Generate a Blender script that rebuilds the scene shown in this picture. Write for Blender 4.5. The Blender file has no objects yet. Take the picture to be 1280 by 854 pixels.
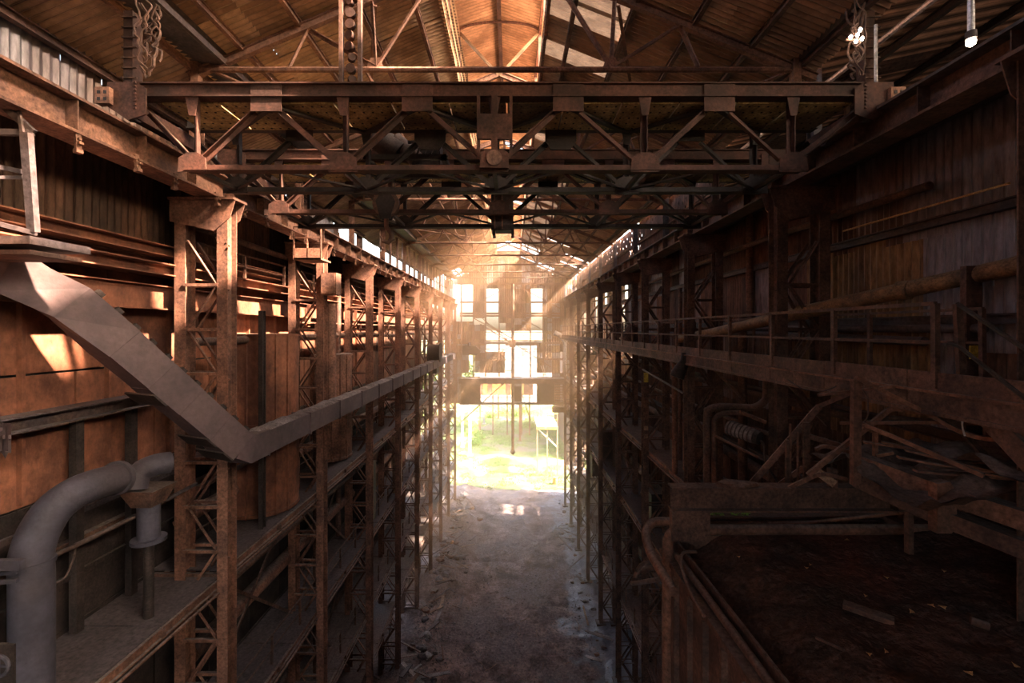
import bpy, math, random
from math import sin, cos, pi, radians, sqrt
from mathutils import Vector, Matrix, noise
random.seed(7)
scene = bpy.context.scene
col = scene.collection
E = 23.2            # eye height above the aisle floor (m)

# ------------------------------------------------------------------ camera
cd = bpy.data.cameras.new('camera'); cam = bpy.data.objects.new('camera', cd); col.objects.link(cam)
cam.location = (0, 0, E); cam.rotation_euler = (radians(90), 0, 0)
cd.sensor_width = 36; cd.lens = 36*570/1280; cd.shift_x = 0; cd.shift_y = -15/1280
cd.clip_start = .05; cd.clip_end = 1000
scene.camera = cam
# ------------------------------------------------------------------ world, sun, exposure
w = bpy.data.worlds.new('world'); scene.world = w; w.use_nodes = True
nt = w.node_tree; bg = nt.nodes['Background']
sky = nt.nodes.new('ShaderNodeTexSky'); sky.sky_type = 'NISHITA'; sky.sun_disc = False
sky.sun_elevation = radians(38); sky.sun_rotation = radians(112); sky.dust_density = 6; sky.air_density = 1.2
tint = nt.nodes.new('ShaderNodeMixRGB'); tint.blend_type = 'MULTIPLY'; tint.inputs[0].default_value = 1; tint.inputs[2].default_value = (1, .86, .74, 1)   # warm hazy air
nt.links.new(sky.outputs[0], tint.inputs[1]); nt.links.new(tint.outputs[0], bg.inputs[0]); bg.inputs[1].default_value = 1.1
sd = bpy.data.lights.new('sun', 'SUN'); sun = bpy.data.objects.new('sun', sd); col.objects.link(sun)
sd.energy = 34; sd.color = (1, .64, .43); sd.angle = radians(2)
sun.rotation_euler = Vector((-1, .25, -1.0)).to_track_quat('-Z', 'Y').to_euler()
v = scene.view_settings
v.view_transform = 'Standard'; v.look = 'None'; v.gamma = 1; v.use_curve_mapping = False; v.exposure = 1.5
scene.cycles.use_denoising = True
scene.cycles.max_bounces = 8; scene.cycles.diffuse_bounces = 4; scene.cycles.volume_bounces = 1
scene.cycles.sample_clamp_indirect = 6

# ------------------------------------------------------------------ materials
def mat(name, c1, c2, rough=.8, metal=0., scale=1.5, dust=None, bump=.25, c3=None, stretch=(1, 1, 1), spec=.3, thr=(.4, .62), mott=(.45, 1.5), ridge_shade=0):
    m = bpy.data.materials.new(name); m.use_nodes = True; t = m.node_tree; N = t.nodes; L = t.links
    b = N['Principled BSDF']; b.inputs['Roughness'].default_value = rough; b.inputs['Metallic'].default_value = metal
    b.inputs['Specular IOR Level'].default_value = spec
    g = N.new('ShaderNodeNewGeometry'); mp = N.new('ShaderNodeMapping'); mp.inputs['Scale'].default_value = stretch
    L.new(g.outputs['Position'], mp.inputs['Vector'])
    n1 = N.new('ShaderNodeTexNoise'); n1.inputs['Scale'].default_value = scale; n1.inputs['Detail'].default_value = 7; n1.inputs['Roughness'].default_value = .65
    L.new(mp.outputs[0], n1.inputs['Vector'])
    r = N.new('ShaderNodeValToRGB'); r.color_ramp.elements[0].position = thr[0]; r.color_ramp.elements[1].position = thr[1]
    r.color_ramp.elements[0].color = (*c1, 1); r.color_ramp.elements[1].color = (*c2, 1)
    L.new(n1.outputs['Fac'], r.inputs[0]); out = r.outputs[0]
    if c3:
        n3 = N.new('ShaderNodeTexNoise'); n3.inputs['Scale'].default_value = scale*.35; n3.inputs['Detail'].default_value = 4
        L.new(mp.outputs[0], n3.inputs['Vector'])
        r3 = N.new('ShaderNodeValToRGB'); r3.color_ramp.elements[0].position = .48; r3.color_ramp.elements[1].position = .6
        L.new(n3.outputs['Fac'], r3.inputs[0])
        mx = N.new('ShaderNodeMixRGB'); L.new(r3.outputs[0], mx.inputs[0]); L.new(out, mx.inputs[1]); mx.inputs[2].default_value = (*c3, 1); out = mx.outputs[0]
    if dust:
        s = N.new('ShaderNodeSeparateXYZ'); L.new(g.outputs['Normal'], s.inputs[0])
        md = N.new('ShaderNodeMapRange'); md.inputs['From Min'].default_value = .45; md.inputs['From Max'].default_value = .95
        L.new(s.outputs[2], md.inputs[0])
        mm = N.new('ShaderNodeMath'); mm.operation = 'MULTIPLY'; L.new(md.outputs[0], mm.inputs[0])
        rr = N.new('ShaderNodeMapRange'); rr.inputs['From Min'].default_value = .3; rr.inputs['From Max'].default_value = .6; rr.inputs['To Min'].default_value = .55; rr.inputs['To Max'].default_value = 1
        L.new(n1.outputs['Fac'], rr.inputs[0]); L.new(rr.outputs[0], mm.inputs[1])
        mx = N.new('ShaderNodeMixRGB'); L.new(mm.outputs[0], mx.inputs[0]); L.new(out, mx.inputs[1]); mx.inputs[2].default_value = (*dust, 1); out = mx.outputs[0]
    nf = N.new('ShaderNodeTexNoise'); nf.inputs['Scale'].default_value = scale*9; nf.inputs['Detail'].default_value = 8; nf.inputs['Roughness'].default_value = .7
    L.new(mp.outputs[0], nf.inputs['Vector'])
    rf = N.new('ShaderNodeMapRange'); rf.inputs['From Min'].default_value = .32; rf.inputs['From Max'].default_value = .68; rf.inputs['To Min'].default_value = mott[0]; rf.inputs['To Max'].default_value = mott[1]
    L.new(nf.outputs['Fac'], rf.inputs[0]); mf = N.new('ShaderNodeVectorMath'); mf.operation = 'SCALE'
    if ridge_shade:                     # ridge and valley shading painted into the roof colour as bands
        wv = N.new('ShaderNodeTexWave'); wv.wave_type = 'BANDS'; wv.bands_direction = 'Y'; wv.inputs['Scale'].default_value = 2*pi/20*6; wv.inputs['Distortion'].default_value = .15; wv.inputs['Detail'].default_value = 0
        L.new(g.outputs['Position'], wv.inputs['Vector']); rw = N.new('ShaderNodeMapRange'); rw.inputs['From Min'].default_value = .05; rw.inputs['From Max'].default_value = .95; rw.inputs['To Min'].default_value = 1-ridge_shade; rw.inputs['To Max'].default_value = 1+ridge_shade*.5; L.new(wv.outputs['Fac'], rw.inputs[0])
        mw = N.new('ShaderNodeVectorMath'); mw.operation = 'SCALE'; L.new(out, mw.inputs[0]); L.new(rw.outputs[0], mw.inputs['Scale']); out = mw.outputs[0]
    L.new(out, mf.inputs[0]); L.new(rf.outputs[0], mf.inputs['Scale']); L.new(mf.outputs[0], b.inputs['Base Color'])
    if bump:
        n2 = N.new('ShaderNodeTexNoise'); n2.inputs['Scale'].default_value = scale*14; n2.inputs['Detail'].default_value = 4
        L.new(g.outputs['Position'], n2.inputs['Vector'])
        bp = N.new('ShaderNodeBump'); bp.inputs['Strength'].default_value = bump; bp.inputs['Distance'].default_value = .02 if bump < .8 else .06
        L.new(n2.outputs['Fac'], bp.inputs['Height']); L.new(bp.outputs[0], b.inputs['Normal'])
    return m
DUST = (.17, .145, .14)
M = dict(
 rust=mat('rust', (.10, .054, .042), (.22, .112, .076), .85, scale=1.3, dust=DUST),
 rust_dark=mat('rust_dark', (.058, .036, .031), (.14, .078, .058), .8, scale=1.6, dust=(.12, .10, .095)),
 rust_red=mat('rust_red', (.10, .044, .03), (.27, .112, .065), .9, scale=.9, dust=(.15, .10, .08), stretch=(1, 1, .7), mott=(.72, 1.25)),
 steel_grey=mat('steel_grey', (.036, .033, .04), (.085, .073, .08), .7, scale=1.2, dust=(.085, .074, .08), c3=(.07, .048, .042)),
 duct=mat('duct', (.075, .058, .066), (.115, .085, .09), .75, scale=.8, dust=(.12, .095, .095), mott=(.8, 1.15)),
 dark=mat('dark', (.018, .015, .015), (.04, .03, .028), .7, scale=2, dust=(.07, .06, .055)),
 sheet_rust=mat('sheet_rust', (.07, .042, .034), (.17, .085, .055), .8, scale=.9, stretch=(1, 1, .25)),
 sheet_grey=mat('sheet_grey', (.12, .115, .135), (.24, .225, .25), .5, .25, scale=.9, stretch=(1, 1, .2), c3=(.11, .065, .05), spec=.5),
 sheet_ochre=mat('sheet_ochre', (.11, .065, .04), (.27, .16, .075), .7, scale=1.1, stretch=(1, 1, .2)),
 sheet_dark=mat('sheet_dark', (.04, .026, .022), (.10, .058, .042), .75, scale=1, stretch=(1, 1, .25)),
 roof_a=mat('roof_a', (.20, .12, .08), (.42, .265, .175), .6, scale=.6, stretch=(.6, 1, 1), mott=(.75, 1.25), ridge_shade=.85),
 roof_b=mat('roof_b', (.26, .17, .12), (.50, .34, .23), .6, scale=.7, stretch=(.6, 1, 1), mott=(.75, 1.25), ridge_shade=.8),
 roof_c=mat('roof_c', (.26, .21, .18), (.44, .37, .31), .6, scale=.7, stretch=(.6, 1, 1), mott=(.75, 1.25), ridge_shade=.7),
 roof_ochre=mat('roof_ochre', (.32, .19, .11), (.60, .38, .23), .6, scale=.8, stretch=(.6, 1, 1), mott=(.8, 1.2), ridge_shade=.7),
 deckyellow=mat('deckyellow', (.22, .17, .07), (.48, .37, .17), .8, scale=1.8, c3=(.12, .085, .05)),
 pipe_ochre=mat('pipe_ochre', (.10, .065, .04), (.26, .15, .075), .7, scale=2.5, dust=(.2, .15, .1)),
 pipe_blue=mat('pipe_blue', (.038, .039, .055), (.065, .065, .09), .65, scale=1.5, c3=(.055, .05, .06), mott=(.8, 1.15)),
 rope=mat('rope', (.4, .26, .12), (.55, .38, .2), .8, scale=4, bump=0),
 crane=mat('crane_paint', (.028, .014, .011), (.075, .032, .023), .8, scale=1.6, dust=(.12, .08, .06)),
 concrete=mat('concrete', (.14, .13, .135), (.26, .24, .24), .9, scale=1.5, c3=(.11, .09, .085)),
 dirt=mat('dirt', (.085, .062, .058), (.25, .18, .165), .95, scale=.55, bump=.9, c3=(.15, .12, .118), spec=.2),
 soot=mat('soot', (.035, .026, .024), (.075, .042, .035), .95, scale=1.1, bump=1, c3=(.085, .035, .028), spec=.15),
 grass=mat('grass', (.05, .085, .02), (.13, .175, .045), .9, scale=.7, bump=.6, c3=(.15, .12, .09)),
 leaf=mat('leaf', (.06, .14, .02), (.14, .28, .05), .6, scale=3, bump=0),
 dryleaf=mat('dryleaf', (.35, .2, .09), (.5, .33, .16), .8, scale=9, bump=0),
 pale=mat('pale', (.26, .23, .225), (.38, .34, .32), .8, scale=.6),
 orange=mat('orange', (.42, .17, .05), (.6, .27, .08), .7, scale=1.5),
 yellow=mat('yellow', (.5, .36, .05), (.65, .5, .1), .7, scale=1.5),
 wood=mat('wood', (.16, .10, .07), (.3, .2, .14), .85, scale=2.5),
 bright=mat('bright_metal', (.45, .42, .42), (.6, .58, .6), .4, .6, scale=2, bump=0),
)
# water-darkened, smoother patches of the aisle floor towards the right
def floor_wet():
    m = M['dirt']; N = m.node_tree.nodes; L = m.node_tree.links; b = N['Principled BSDF']
    g = [n for n in N if n.type == 'NEW_GEOMETRY'][0]
    n = N.new('ShaderNodeTexNoise'); n.inputs['Scale'].default_value = .32; n.inputs['Detail'].default_value = 6; L.new(g.outputs['Position'], n.inputs['Vector'])
    s = N.new('ShaderNodeSeparateXYZ'); L.new(g.outputs['Position'], s.inputs[0])
    mr = N.new('ShaderNodeMapRange'); mr.inputs['From Min'].default_value = 1.5; mr.inputs['From Max'].default_value = 6.5; mr.inputs['To Min'].default_value = -.25; mr.inputs['To Max'].default_value = .2; L.new(s.outputs[0], mr.inputs[0])
    a = N.new('ShaderNodeMath'); a.operation = 'ADD'; L.new(n.outputs['Fac'], a.inputs[0]); L.new(mr.outputs[0], a.inputs[1])
    r = N.new('ShaderNodeMapRange'); r.inputs['From Min'].default_value = .52; r.inputs['From Max'].default_value = .6; L.new(a.outputs[0], r.inputs[0])
    ro = N.new('ShaderNodeMapRange'); ro.inputs['To Min'].default_value = .95; ro.inputs['To Max'].default_value = .32; L.new(r.outputs[0], ro.inputs[0]); L.new(ro.outputs[0], b.inputs['Roughness'])
    old = b.inputs['Base Color'].links[0].from_socket
    mx = N.new('ShaderNodeMixRGB'); L.new(r.outputs[0], mx.inputs[0]); L.new(old, mx.inputs[1]); mx.inputs[2].default_value = (.13, .125, .145, 1); L.new(mx.outputs[0], b.inputs['Base Color'])
floor_wet()
def translucent(m, k):          # weathered plastic roof lights let daylight through
    t = m.node_tree; b = t.nodes['Principled BSDF']; tr = t.nodes.new('ShaderNodeBsdfTranslucent'); mx = t.nodes.new('ShaderNodeMixShader'); mx.inputs[0].default_value = k
    t.links.new(b.inputs['Base Color'].links[0].from_socket, tr.inputs[0]); t.links.new(b.outputs[0], mx.inputs[1]); t.links.new(tr.outputs[0], mx.inputs[2]); t.links.new(mx.outputs[0], t.nodes['Material Output'].inputs['Surface'])
translucent(M['roof_c'], .035)

# ------------------------------------------------------------------ helpers
class MB:
    def __init__(s): s.v = []; s.f = []
    def add(s, vs, fs):
        o = len(s.v); s.v += [tuple(x) for x in vs]; s.f += [tuple(i+o for i in f) for f in fs]
    def box(s, a, b):
        x0, y0, z0 = a; x1, y1, z1 = b
        s.add([(x0,y0,z0),(x1,y0,z0),(x1,y1,z0),(x0,y1,z0),(x0,y0,z1),(x1,y0,z1),(x1,y1,z1),(x0,y1,z1)],
              [(0,3,2,1),(4,5,6,7),(0,1,5,4),(1,2,6,5),(2,3,7,6),(3,0,4,7)]); return s
    def frame(s, p, q, up=(0,0,1)):
        d = (Vector(q)-Vector(p)).normalized(); u = Vector(up)
        if abs(d.dot(u)) > .97: u = Vector((0,1,0))
        a = d.cross(u).normalized(); b = a.cross(d).normalized(); return a, b
    def bar(s, p, q, w, h=None, up=(0,0,1)):        # oriented rectangular bar, w across, h along up
        h = h or w; a, b = s.frame(p, q, up); p = Vector(p); q = Vector(q); vs = []
        for c in (p, q):
            for i, j in ((-1,-1),(1,-1),(1,1),(-1,1)): vs.append(c+a*i*w/2+b*j*h/2)
        s.add(vs, [(0,1,2,3),(7,6,5,4),(0,4,5,1),(1,5,6,2),(2,6,7,3),(3,7,4,0)]); return s
    def ibeam(s, p, q, w, h, t=.03, up=(0,0,1)):
        a, b = s.frame(p, q, up); p = Vector(p); q = Vector(q)
        s.bar(p+b*(h/2-t/2), q+b*(h/2-t/2), w, t, up); s.bar(p-b*(h/2-t/2), q-b*(h/2-t/2), w, t, up); s.bar(p, q, t*.7, h-2*t, up); return s
    def angle(s, p, q, w, t=.015, up=(0,0,1)):      # L section
        a, b = s.frame(p, q, up); p = Vector(p); q = Vector(q)
        s.bar(p+b*w/2, q+b*w/2, w, t, up); s.bar(p-a*w/2, q-a*w/2, t, w, up); return s
    def tube(s, pts, r, n=10, cap=True):
        pts = [Vector(p) for p in pts]; R = r if isinstance(r, (list, tuple)) else [r]*len(pts); o = len(s.v); a = None
        for i, p in enumerate(pts):
            d = (pts[min(i+1, len(pts)-1)]-pts[max(i-1, 0)]).normalized()
            if a is None: a = d.orthogonal().normalized()
            else: a = (a-d*a.dot(d)).normalized()
            b = d.cross(a)
            for k in range(n): t = 2*pi*k/n; s.v.append(tuple(p+(a*cos(t)+b*sin(t))*R[i]))
        for i in range(len(pts)-1):
            for k in range(n): s.f.append((o+i*n+k, o+i*n+(k+1)%n, o+(i+1)*n+(k+1)%n, o+(i+1)*n+k))
        if cap: s.f.append(tuple(o+k for k in range(n))[::-1]); s.f.append(tuple(o+(len(pts)-1)*n+k for k in range(n)))
        return s
    def prism(s, poly, d0, d1, axis='y'):           # polygon in xz (axis y) or yz (axis x) or xy (axis z), extruded
        n = len(poly); f = {'y': lambda a, b, d: (a, d, b), 'x': lambda a, b, d: (d, a, b), 'z': lambda a, b, d: (a, b, d)}[axis]
        s.add([f(a, b, d0) for a, b in poly]+[f(a, b, d1) for a, b in poly],
              [tuple(range(n)), tuple(range(2*n-1, n-1, -1))]+[(i, i+n, (i+1)%n+n, (i+1)%n) for i in range(n)]); return s
    def mesh(s, name, m, smooth=False, origin=(0,0,0)):
        o = Vector(origin); me = bpy.data.meshes.new(name); me.from_pydata([tuple(Vector(x)-o) for x in s.v], [], s.f)
        me.materials.append(M[m] if isinstance(m, str) else m); me.update()
        import bmesh
        bm = bmesh.new(); bm.from_mesh(me); bmesh.ops.recalc_face_normals(bm, faces=bm.faces) if len(s.f) < 20000 else None; bm.to_mesh(me); bm.free()
        if smooth:
            me.shade_smooth(); me.set_sharp_from_angle(angle=radians(42))
        return me
    def build(s, name, m, parent=None, smooth=False, **props):
        if parent is not None: org = Vector(parent['_o'])
        else:
            xs = [x[0] for x in s.v]; ys = [x[1] for x in s.v]; zs = [x[2] for x in s.v]
            org = Vector(((min(xs)+max(xs))/2, (min(ys)+max(ys))/2, min(zs)))
        o = bpy.data.objects.new(name, s.mesh(name, m, smooth, org)); col.objects.link(o)
        if parent is not None: o.parent = parent
        else: o.location = org
        o['_o'] = tuple(org)
        for k, x in props.items(): o[k] = x
        return o
def thing(name, label, cat, loc, group=None):
    o = bpy.data.objects.new(name, None); col.objects.link(o); o.location = loc; o['_o'] = tuple(loc); o.empty_display_size = .2
    o['label'] = label; o['category'] = cat
    if group: o['group'] = group
    return o
def tag(o, label, cat, group=None):
    o['label'] = label; o['category'] = cat
    if group: o['group'] = group
    return o
def root(name, loc, kind='structure'):
    o = bpy.data.objects.new(name, None); col.objects.link(o); o.location = loc; o['_o'] = tuple(loc); o['kind'] = kind; return o
def inst(me, name, parent, loc, rot=None, scale=None, mslot=None):
    o = bpy.data.objects.new(name, me); col.objects.link(o); o.parent = parent
    o.location = Vector(loc)-Vector(parent['_o'])
    if rot: o.rotation_euler = rot
    if scale: o.scale = scale
    return o
def P(px, py, d): return Vector(((px-640)*d/570, d, E+(412-py)*d/570))
def arc(c, r, a0, a1, n, f): return [f(c, r, a0+(a1-a0)*i/n) for i in range(n+1)]
def bend(pts, r, n=6):                               # rounds the corners of a polyline
    pts = [Vector(p) for p in pts]; out = [pts[0]]
    for i in range(1, len(pts)-1):
        a, b, c = pts[i-1], pts[i], pts[i+1]; u = (a-b); v_ = (c-b); rr = min(r, u.length*.49, v_.length*.49)
        p0 = b+u.normalized()*rr; p1 = b+v_.normalized()*rr
        for k in range(n+1):
            t = k/n; out.append(p0*(1-t)**2+b*2*t*(1-t)+p1*t*t)
    out.append(pts[-1]); return out
ORD = ['first', 'second', 'third', 'fourth', 'fifth', 'sixth', 'seventh', 'eighth', 'ninth', 'tenth', 'eleventh', 'twelfth']

def corr(wd, ht, amp, lam, axis='x', seg=8, rows=1, holes=0, seed=0):
    """corrugated sheet in the xz plane (waves run along z); optional rusted-through holes"""
    rnd = random.Random(seed); b = MB(); nx = max(2, int(wd/lam*seg)); vs = []
    for j in range(rows+1):
        for i in range(nx+1):
            x = wd*i/nx; vs.append((x, amp*sin(2*pi*x/lam), ht*j/rows))
    fs = []
    for j in range(rows):
        for i in range(nx):
            if holes and rnd.random() < holes: continue
            a = j*(nx+1)+i; fs.append((a, a+1, a+nx+2, a+nx+1))
    b.add(vs, fs); return b
def place(b, M4):
    n = MB(); n.v = [tuple(M4 @ Vector(x)) for x in b.v]; n.f = list(b.f); return n
def rotz(a): return Matrix.Rotation(a, 4, 'Z')

# ================================================================== SETTING
# ---------------- aisle floor
def ground_h(x, y):
    e = max(0, -x-3.2+.5*noise.noise(Vector((0, y*.25, 3))))
    return .35*min(e, 4)*(.6+.5*noise.noise(Vector((x*.5, y*.4, 9))))+.12*noise.noise(Vector((x*.5, y*.35, 0)))+.09*noise.noise(Vector((x*1.7, y*1.5, 1)))+.05*noise.noise(Vector((x*5, y*5, 5)))-.05*cos(x*1.6)*(1 if abs(x) < 4 else 0)
b = MB(); nx, ny = 110, 330
for j in range(ny+1):
    for i in range(nx+1):
        x = -10+20*i/nx; y = 4+62*j/ny; b.v.append((x, y, ground_h(x, y)))
for j in range(ny):
    for i in range(nx):
        a = j*(nx+1)+i; b.f.append((a, a+1, a+nx+2, a+nx+1))
b.build('floor', 'dirt', smooth=True, kind='structure')
b = MB().box((-10, -14, -.4), (10, 4.2, 0)); b.build('floor', 'concrete', kind='structure')
# ---------------- outside ground
def out_h(x, y): return .25*noise.noise(Vector((x*.2, y*.2, 2)))+.1*noise.noise(Vector((x*.9, y*.9, 5)))+(.5*max(0, 1-abs(x-6)/3)*max(0, 1-abs(y-84)/9))
b = MB(); nx, ny = 120, 120
for j in range(ny+1):
    for i in range(nx+1):
        x = -60+120*i/nx; y = 65.9+90*j/ny; b.v.append((x, y, out_h(x, y)-.03))
for j in range(ny):
    for i in range(nx):
        a = j*(nx+1)+i; b.f.append((a, a+1, a+nx+2, a+nx+1))
b.build('floor', 'grass', smooth=True, kind='structure')
MB().box((-700, 155.8, -.5), (700, 1800, -.1)).build('floor', 'grass', kind='structure')

# ---------------- side walls
XL, XR = -9.6, 9.2
def wall(side):
    X = XL if side < 0 else XR; nm = 'wall_left' if side < 0 else 'wall_right'
    r = root(nm, (X, 30, 0))
    lam = .2; shm = {}
    for i, m in enumerate(('sheet_rust', 'sheet_grey', 'sheet_ochre', 'sheet_dark')):
        sb = place(corr(1.2, 2.65, .03, lam, seg=7), rotz(pi/2)); me = sb.mesh('corrugated_sheet', m, True); shm[m] = me
    # rows from the top: near and high ones are parts
    rows = [(E+4.5-2.45*(i+1)) for i in range(12)]
    rest = {m: MB() for m in shm}
    proto = place(corr(1.2, 2.6, .03, lam, seg=4), rotz(pi/2))
    for ri, z in enumerate(rows):
        if z < -3: break
        for j in range(-13, 64):
            y = j*1.0
            if side < 0 and ri > 0 and y < 29: continue          # near left wall is plate (below)
            if side > 0:
                if ri < 2: m = 'sheet_grey' if (y < 11.5 or random.random() < .25) else random.choice(['sheet_rust', 'sheet_dark', 'sheet_rust'])
                elif ri == 2: m = 'sheet_ochre' if 10 < y < 15 else random.choice(['sheet_rust', 'sheet_dark', 'sheet_grey'])
                else: m = random.choice(['sheet_dark', 'sheet_rust', 'sheet_dark'])
                if ri in (1, 2) and 9.5 <= y < 13.5: m = 'sheet_ochre'
                if y >= 34 and ri < 5 and random.random() < .12: continue   # lost sheets far down the hall
                if ri in (7, 8) and 55 <= y < 58: continue
            else:
                m = random.choice(['sheet_rust', 'sheet_dark', 'sheet_rust'])
                if y > 44 and random.random() < .35: continue
                if ri > 4 and random.random() < .12: continue
            off = random.uniform(-.02, .02)
            if 4 <= y < 40 and ri < (6 if side > 0 else 8):
                inst(shm[m], 'corrugated_sheet', r, (X+off, y, z+random.uniform(-.05, .05)), (0, random.uniform(-.008, .008), 0))
            else:
                q = rest[m]; o = len(q.v); q.v += [(a[0]+X+off, a[1]+y, a[2]+z) for a in proto.v]; q.f += [tuple(i+o for i in f) for f in proto.f]
    for m, q in rest.items():
        if q.v: q.build('far_sheets', m, r, True, kind='stuff')
    # horizontal girts
    for h in ((4.45, 2.3, .2, -2.2, -4.6, -7.5, -10, -13, -16, -19) if side > 0 else (4.3, 2.0, -4.6, -8, -13, -17)):
        xx = X-side*.14
        MB().ibeam((xx, -12, E+h), (xx, 63, E+h), .18, .2).build('girt', 'steel_grey' if side > 0 else 'rust_dark', r)
    return r
wl = wall(-1); wr = wall(1)
MB().box((XL-.14, -12, 0), (XL-.08, 29.5, E+2.2)).build('backing_plate', 'dark', wl)

# near left wall: riveted plates below the corrugation, two rows
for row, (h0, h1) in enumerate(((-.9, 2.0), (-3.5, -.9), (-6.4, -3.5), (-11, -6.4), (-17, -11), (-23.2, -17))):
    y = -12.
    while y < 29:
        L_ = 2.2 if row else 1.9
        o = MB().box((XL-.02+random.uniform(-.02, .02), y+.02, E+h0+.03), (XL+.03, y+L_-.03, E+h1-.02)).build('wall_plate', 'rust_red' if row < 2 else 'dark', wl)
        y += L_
# vertical ribs on those plates
for y in [1.2+1.9*i for i in range(15)]:
    MB().box((XL+.03, y, E-3.4), (XL+.14, y+.07, E+.6)).build('wall_rib', 'rust_red', wl)

# ---------------- ceiling
ZL, ZR = 7.1, 7.1
def roof_h(x): return (9.66-(-2.1-x)*.42) if x < -.5 else (9.7-(x-1.1)*.40)
ceil_ = root('ceiling', (-.3, 30, E+7))
lam = 1/6
def roof_sheet(x0, x1, m, part_mesh=True, seg=6):
    """sheet with ridges running down the slope, 1 m along y"""
    b = MB(); n = 42
    z0, z1 = roof_h(x0)+E, roof_h(x1)+E
    for i in range(n+1):
        y = 7/6*i/n; d = .045*sin(2*pi*y/lam); b.v += [(x0, y, z0+d), (x1, y, z1+d)]
    for i in range(n): a = i*2; b.f.append((a, a+1, a+3, a+2))
    return b
rows = [(-10.2, -6.6), (-6.65, -4.35), (-4.4, -2.0), (1.0, 3.3), (3.25, 5.6), (5.55, 8.1)]
rm = ['roof_a', 'roof_b', 'roof_c']
rest = {m: MB() for m in rm+['roof_ochre']}
sheetm = {}
for ri, (x0, x1) in enumerate(rows):
    for m in rm:
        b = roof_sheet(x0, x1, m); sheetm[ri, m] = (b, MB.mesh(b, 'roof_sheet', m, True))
for j in range(-14, 64):
    for ri, (x0, x1) in enumerate(rows):
        # sheets left out far down the hall let sunbeams into the haze
        if ri in (3, 4, 5) and j > 42 and random.random() < .13: continue
        if ri in (0,) and 56 < j: continue
        rc = random.random(); m = 'roof_c' if (ri == 3 and rc < .5) else ('roof_b' if rc < .5 else 'roof_a')
        b, me = sheetm[ri, m]; dz = random.uniform(-.02, .03)
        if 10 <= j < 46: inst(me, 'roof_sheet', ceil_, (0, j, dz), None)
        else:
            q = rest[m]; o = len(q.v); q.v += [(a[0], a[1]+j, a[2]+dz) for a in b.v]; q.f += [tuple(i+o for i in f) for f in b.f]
# monitor roof
def mon_h(x): return 12.55-abs(x+.5)*.36
ms = []
for (x0, x1) in ((-2.4, -.48), (-.52, 1.4)):
    b = MB(); n = 42
    for i in range(n+1):
        y = 7/6*i/n; d = .045*sin(2*pi*y/lam); b.v += [(x0, y, mon_h(x0)+E+d), (x1, y, mon_h(x1)+E+d)]
    for i in range(n): a = i*2; b.f.append((a, a+1, a+3, a+2))
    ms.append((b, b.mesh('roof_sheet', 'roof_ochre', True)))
for j in range(-14, 64):
    for k in (0, 1):
        if j > 24 and random.random() < .1: continue
        b, me = ms[k]
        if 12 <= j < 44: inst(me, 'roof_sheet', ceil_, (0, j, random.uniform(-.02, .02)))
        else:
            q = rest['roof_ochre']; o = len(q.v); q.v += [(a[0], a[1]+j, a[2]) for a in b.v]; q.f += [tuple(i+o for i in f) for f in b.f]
for m, q in rest.items():
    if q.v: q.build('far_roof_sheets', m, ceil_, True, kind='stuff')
# monitor curbs, sills, louvre rails and posts
for x, hs, hw in ((-2.1, (9.72, 10.35, 11.0, 11.65), .13), (1.1, (9.75, 11.75), .1)):
    for h in hs: MB().box((x-.05, -14, E+h-hw), (x+.05, 63.5, E+h+hw)).build('monitor_rail', 'roof_ochre' if x < 0 else 'rust', ceil_)
    for y in range(-12, 64, 3): MB().box((x-.06, y, E+9.6), (x+.06, y+.12, E+11.95)).build('monitor_post', 'rust', ceil_)
for x in (-2.2, 1.2): MB().box((x-.02, -14, E+9.6), (x+.02, 0, E+12)).build('monitor_shade', 'sheet_dark', ceil_)  # unseen panels added to keep sun out of the near hall
MB().ibeam((-.5, -14, E+12.35), (-.5, 63.5, E+12.35), .15, .22).build('ridge_purlin', 'rust_dark', ceil_)
# purlins
for x in (-8.4, -7.1, -5.6, -4.1, -2.75, 1.8, 3.3, 4.8, 6.3, 7.6):
    z = E+roof_h(x)-.14
    MB().ibeam((x, -14, z), (x, 63.5, z), .12, .18).build('purlin', 'rust' if x < 0 else 'rust_dark', ceil_)
# wide box gutter under the left eave with a pale lip
MB().prism([(-8.7, E+7.05), (-7.6, E+6.95), (-7.55, E+7.3), (-8.7, E+7.35)], -12, 63, 'y').build('gutter', 'steel_grey', ceil_)
MB().box((-7.58, -12, E+6.95), (-7.5, 63, E+7.1)).build('gutter_lip', 'steel_grey', ceil_)
MB().box((7.5, -12, E+7.0), (7.75, 63, E+7.25)).build('eave_beam', 'steel_grey', ceil_)

# ---------------- clerestories above the crane rails
def perforated(holes, seed, m):
    return place(corr(1.2, 2.75, .03, .2, seg=5, rows=22, holes=holes, seed=seed), rotz(pi/2)).mesh('corrugated_sheet', m, True)
cl = root('wall_left', (-9.9, 30, E+4.2)); pl = [perforated(h, i, m) for i, (h, m) in enumerate(((.004, 'sheet_grey'), (.01, 'sheet_rust'), (.03, 'sheet_rust')))]
for j in range(-12, 63):
    if 5 < j < 8: continue
    if j > 24 and (j % 6) not in (0,) and random.random() < .75+(j > 48)*.25: continue
    me = pl[0 if j < 12 else random.choice((0, 1, 2))]
    inst(me, 'corrugated_sheet', cl, (-9.9 if j < 30 else -8.7, j, E+4.3), (0, random.uniform(-.01, .01), 0))
for h in (4.3, 6.1, 7.0): MB().ibeam((-9.72, -12, E+h), (-9.72, 30, E+h), .16, .2).build('girt', 'rust_dark', cl)
for h in (5.4,): MB().ibeam((-8.6, 30, E+h), (-8.6, 63, E+h), .1, .12).build('girt', 'rust_dark', cl)
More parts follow.
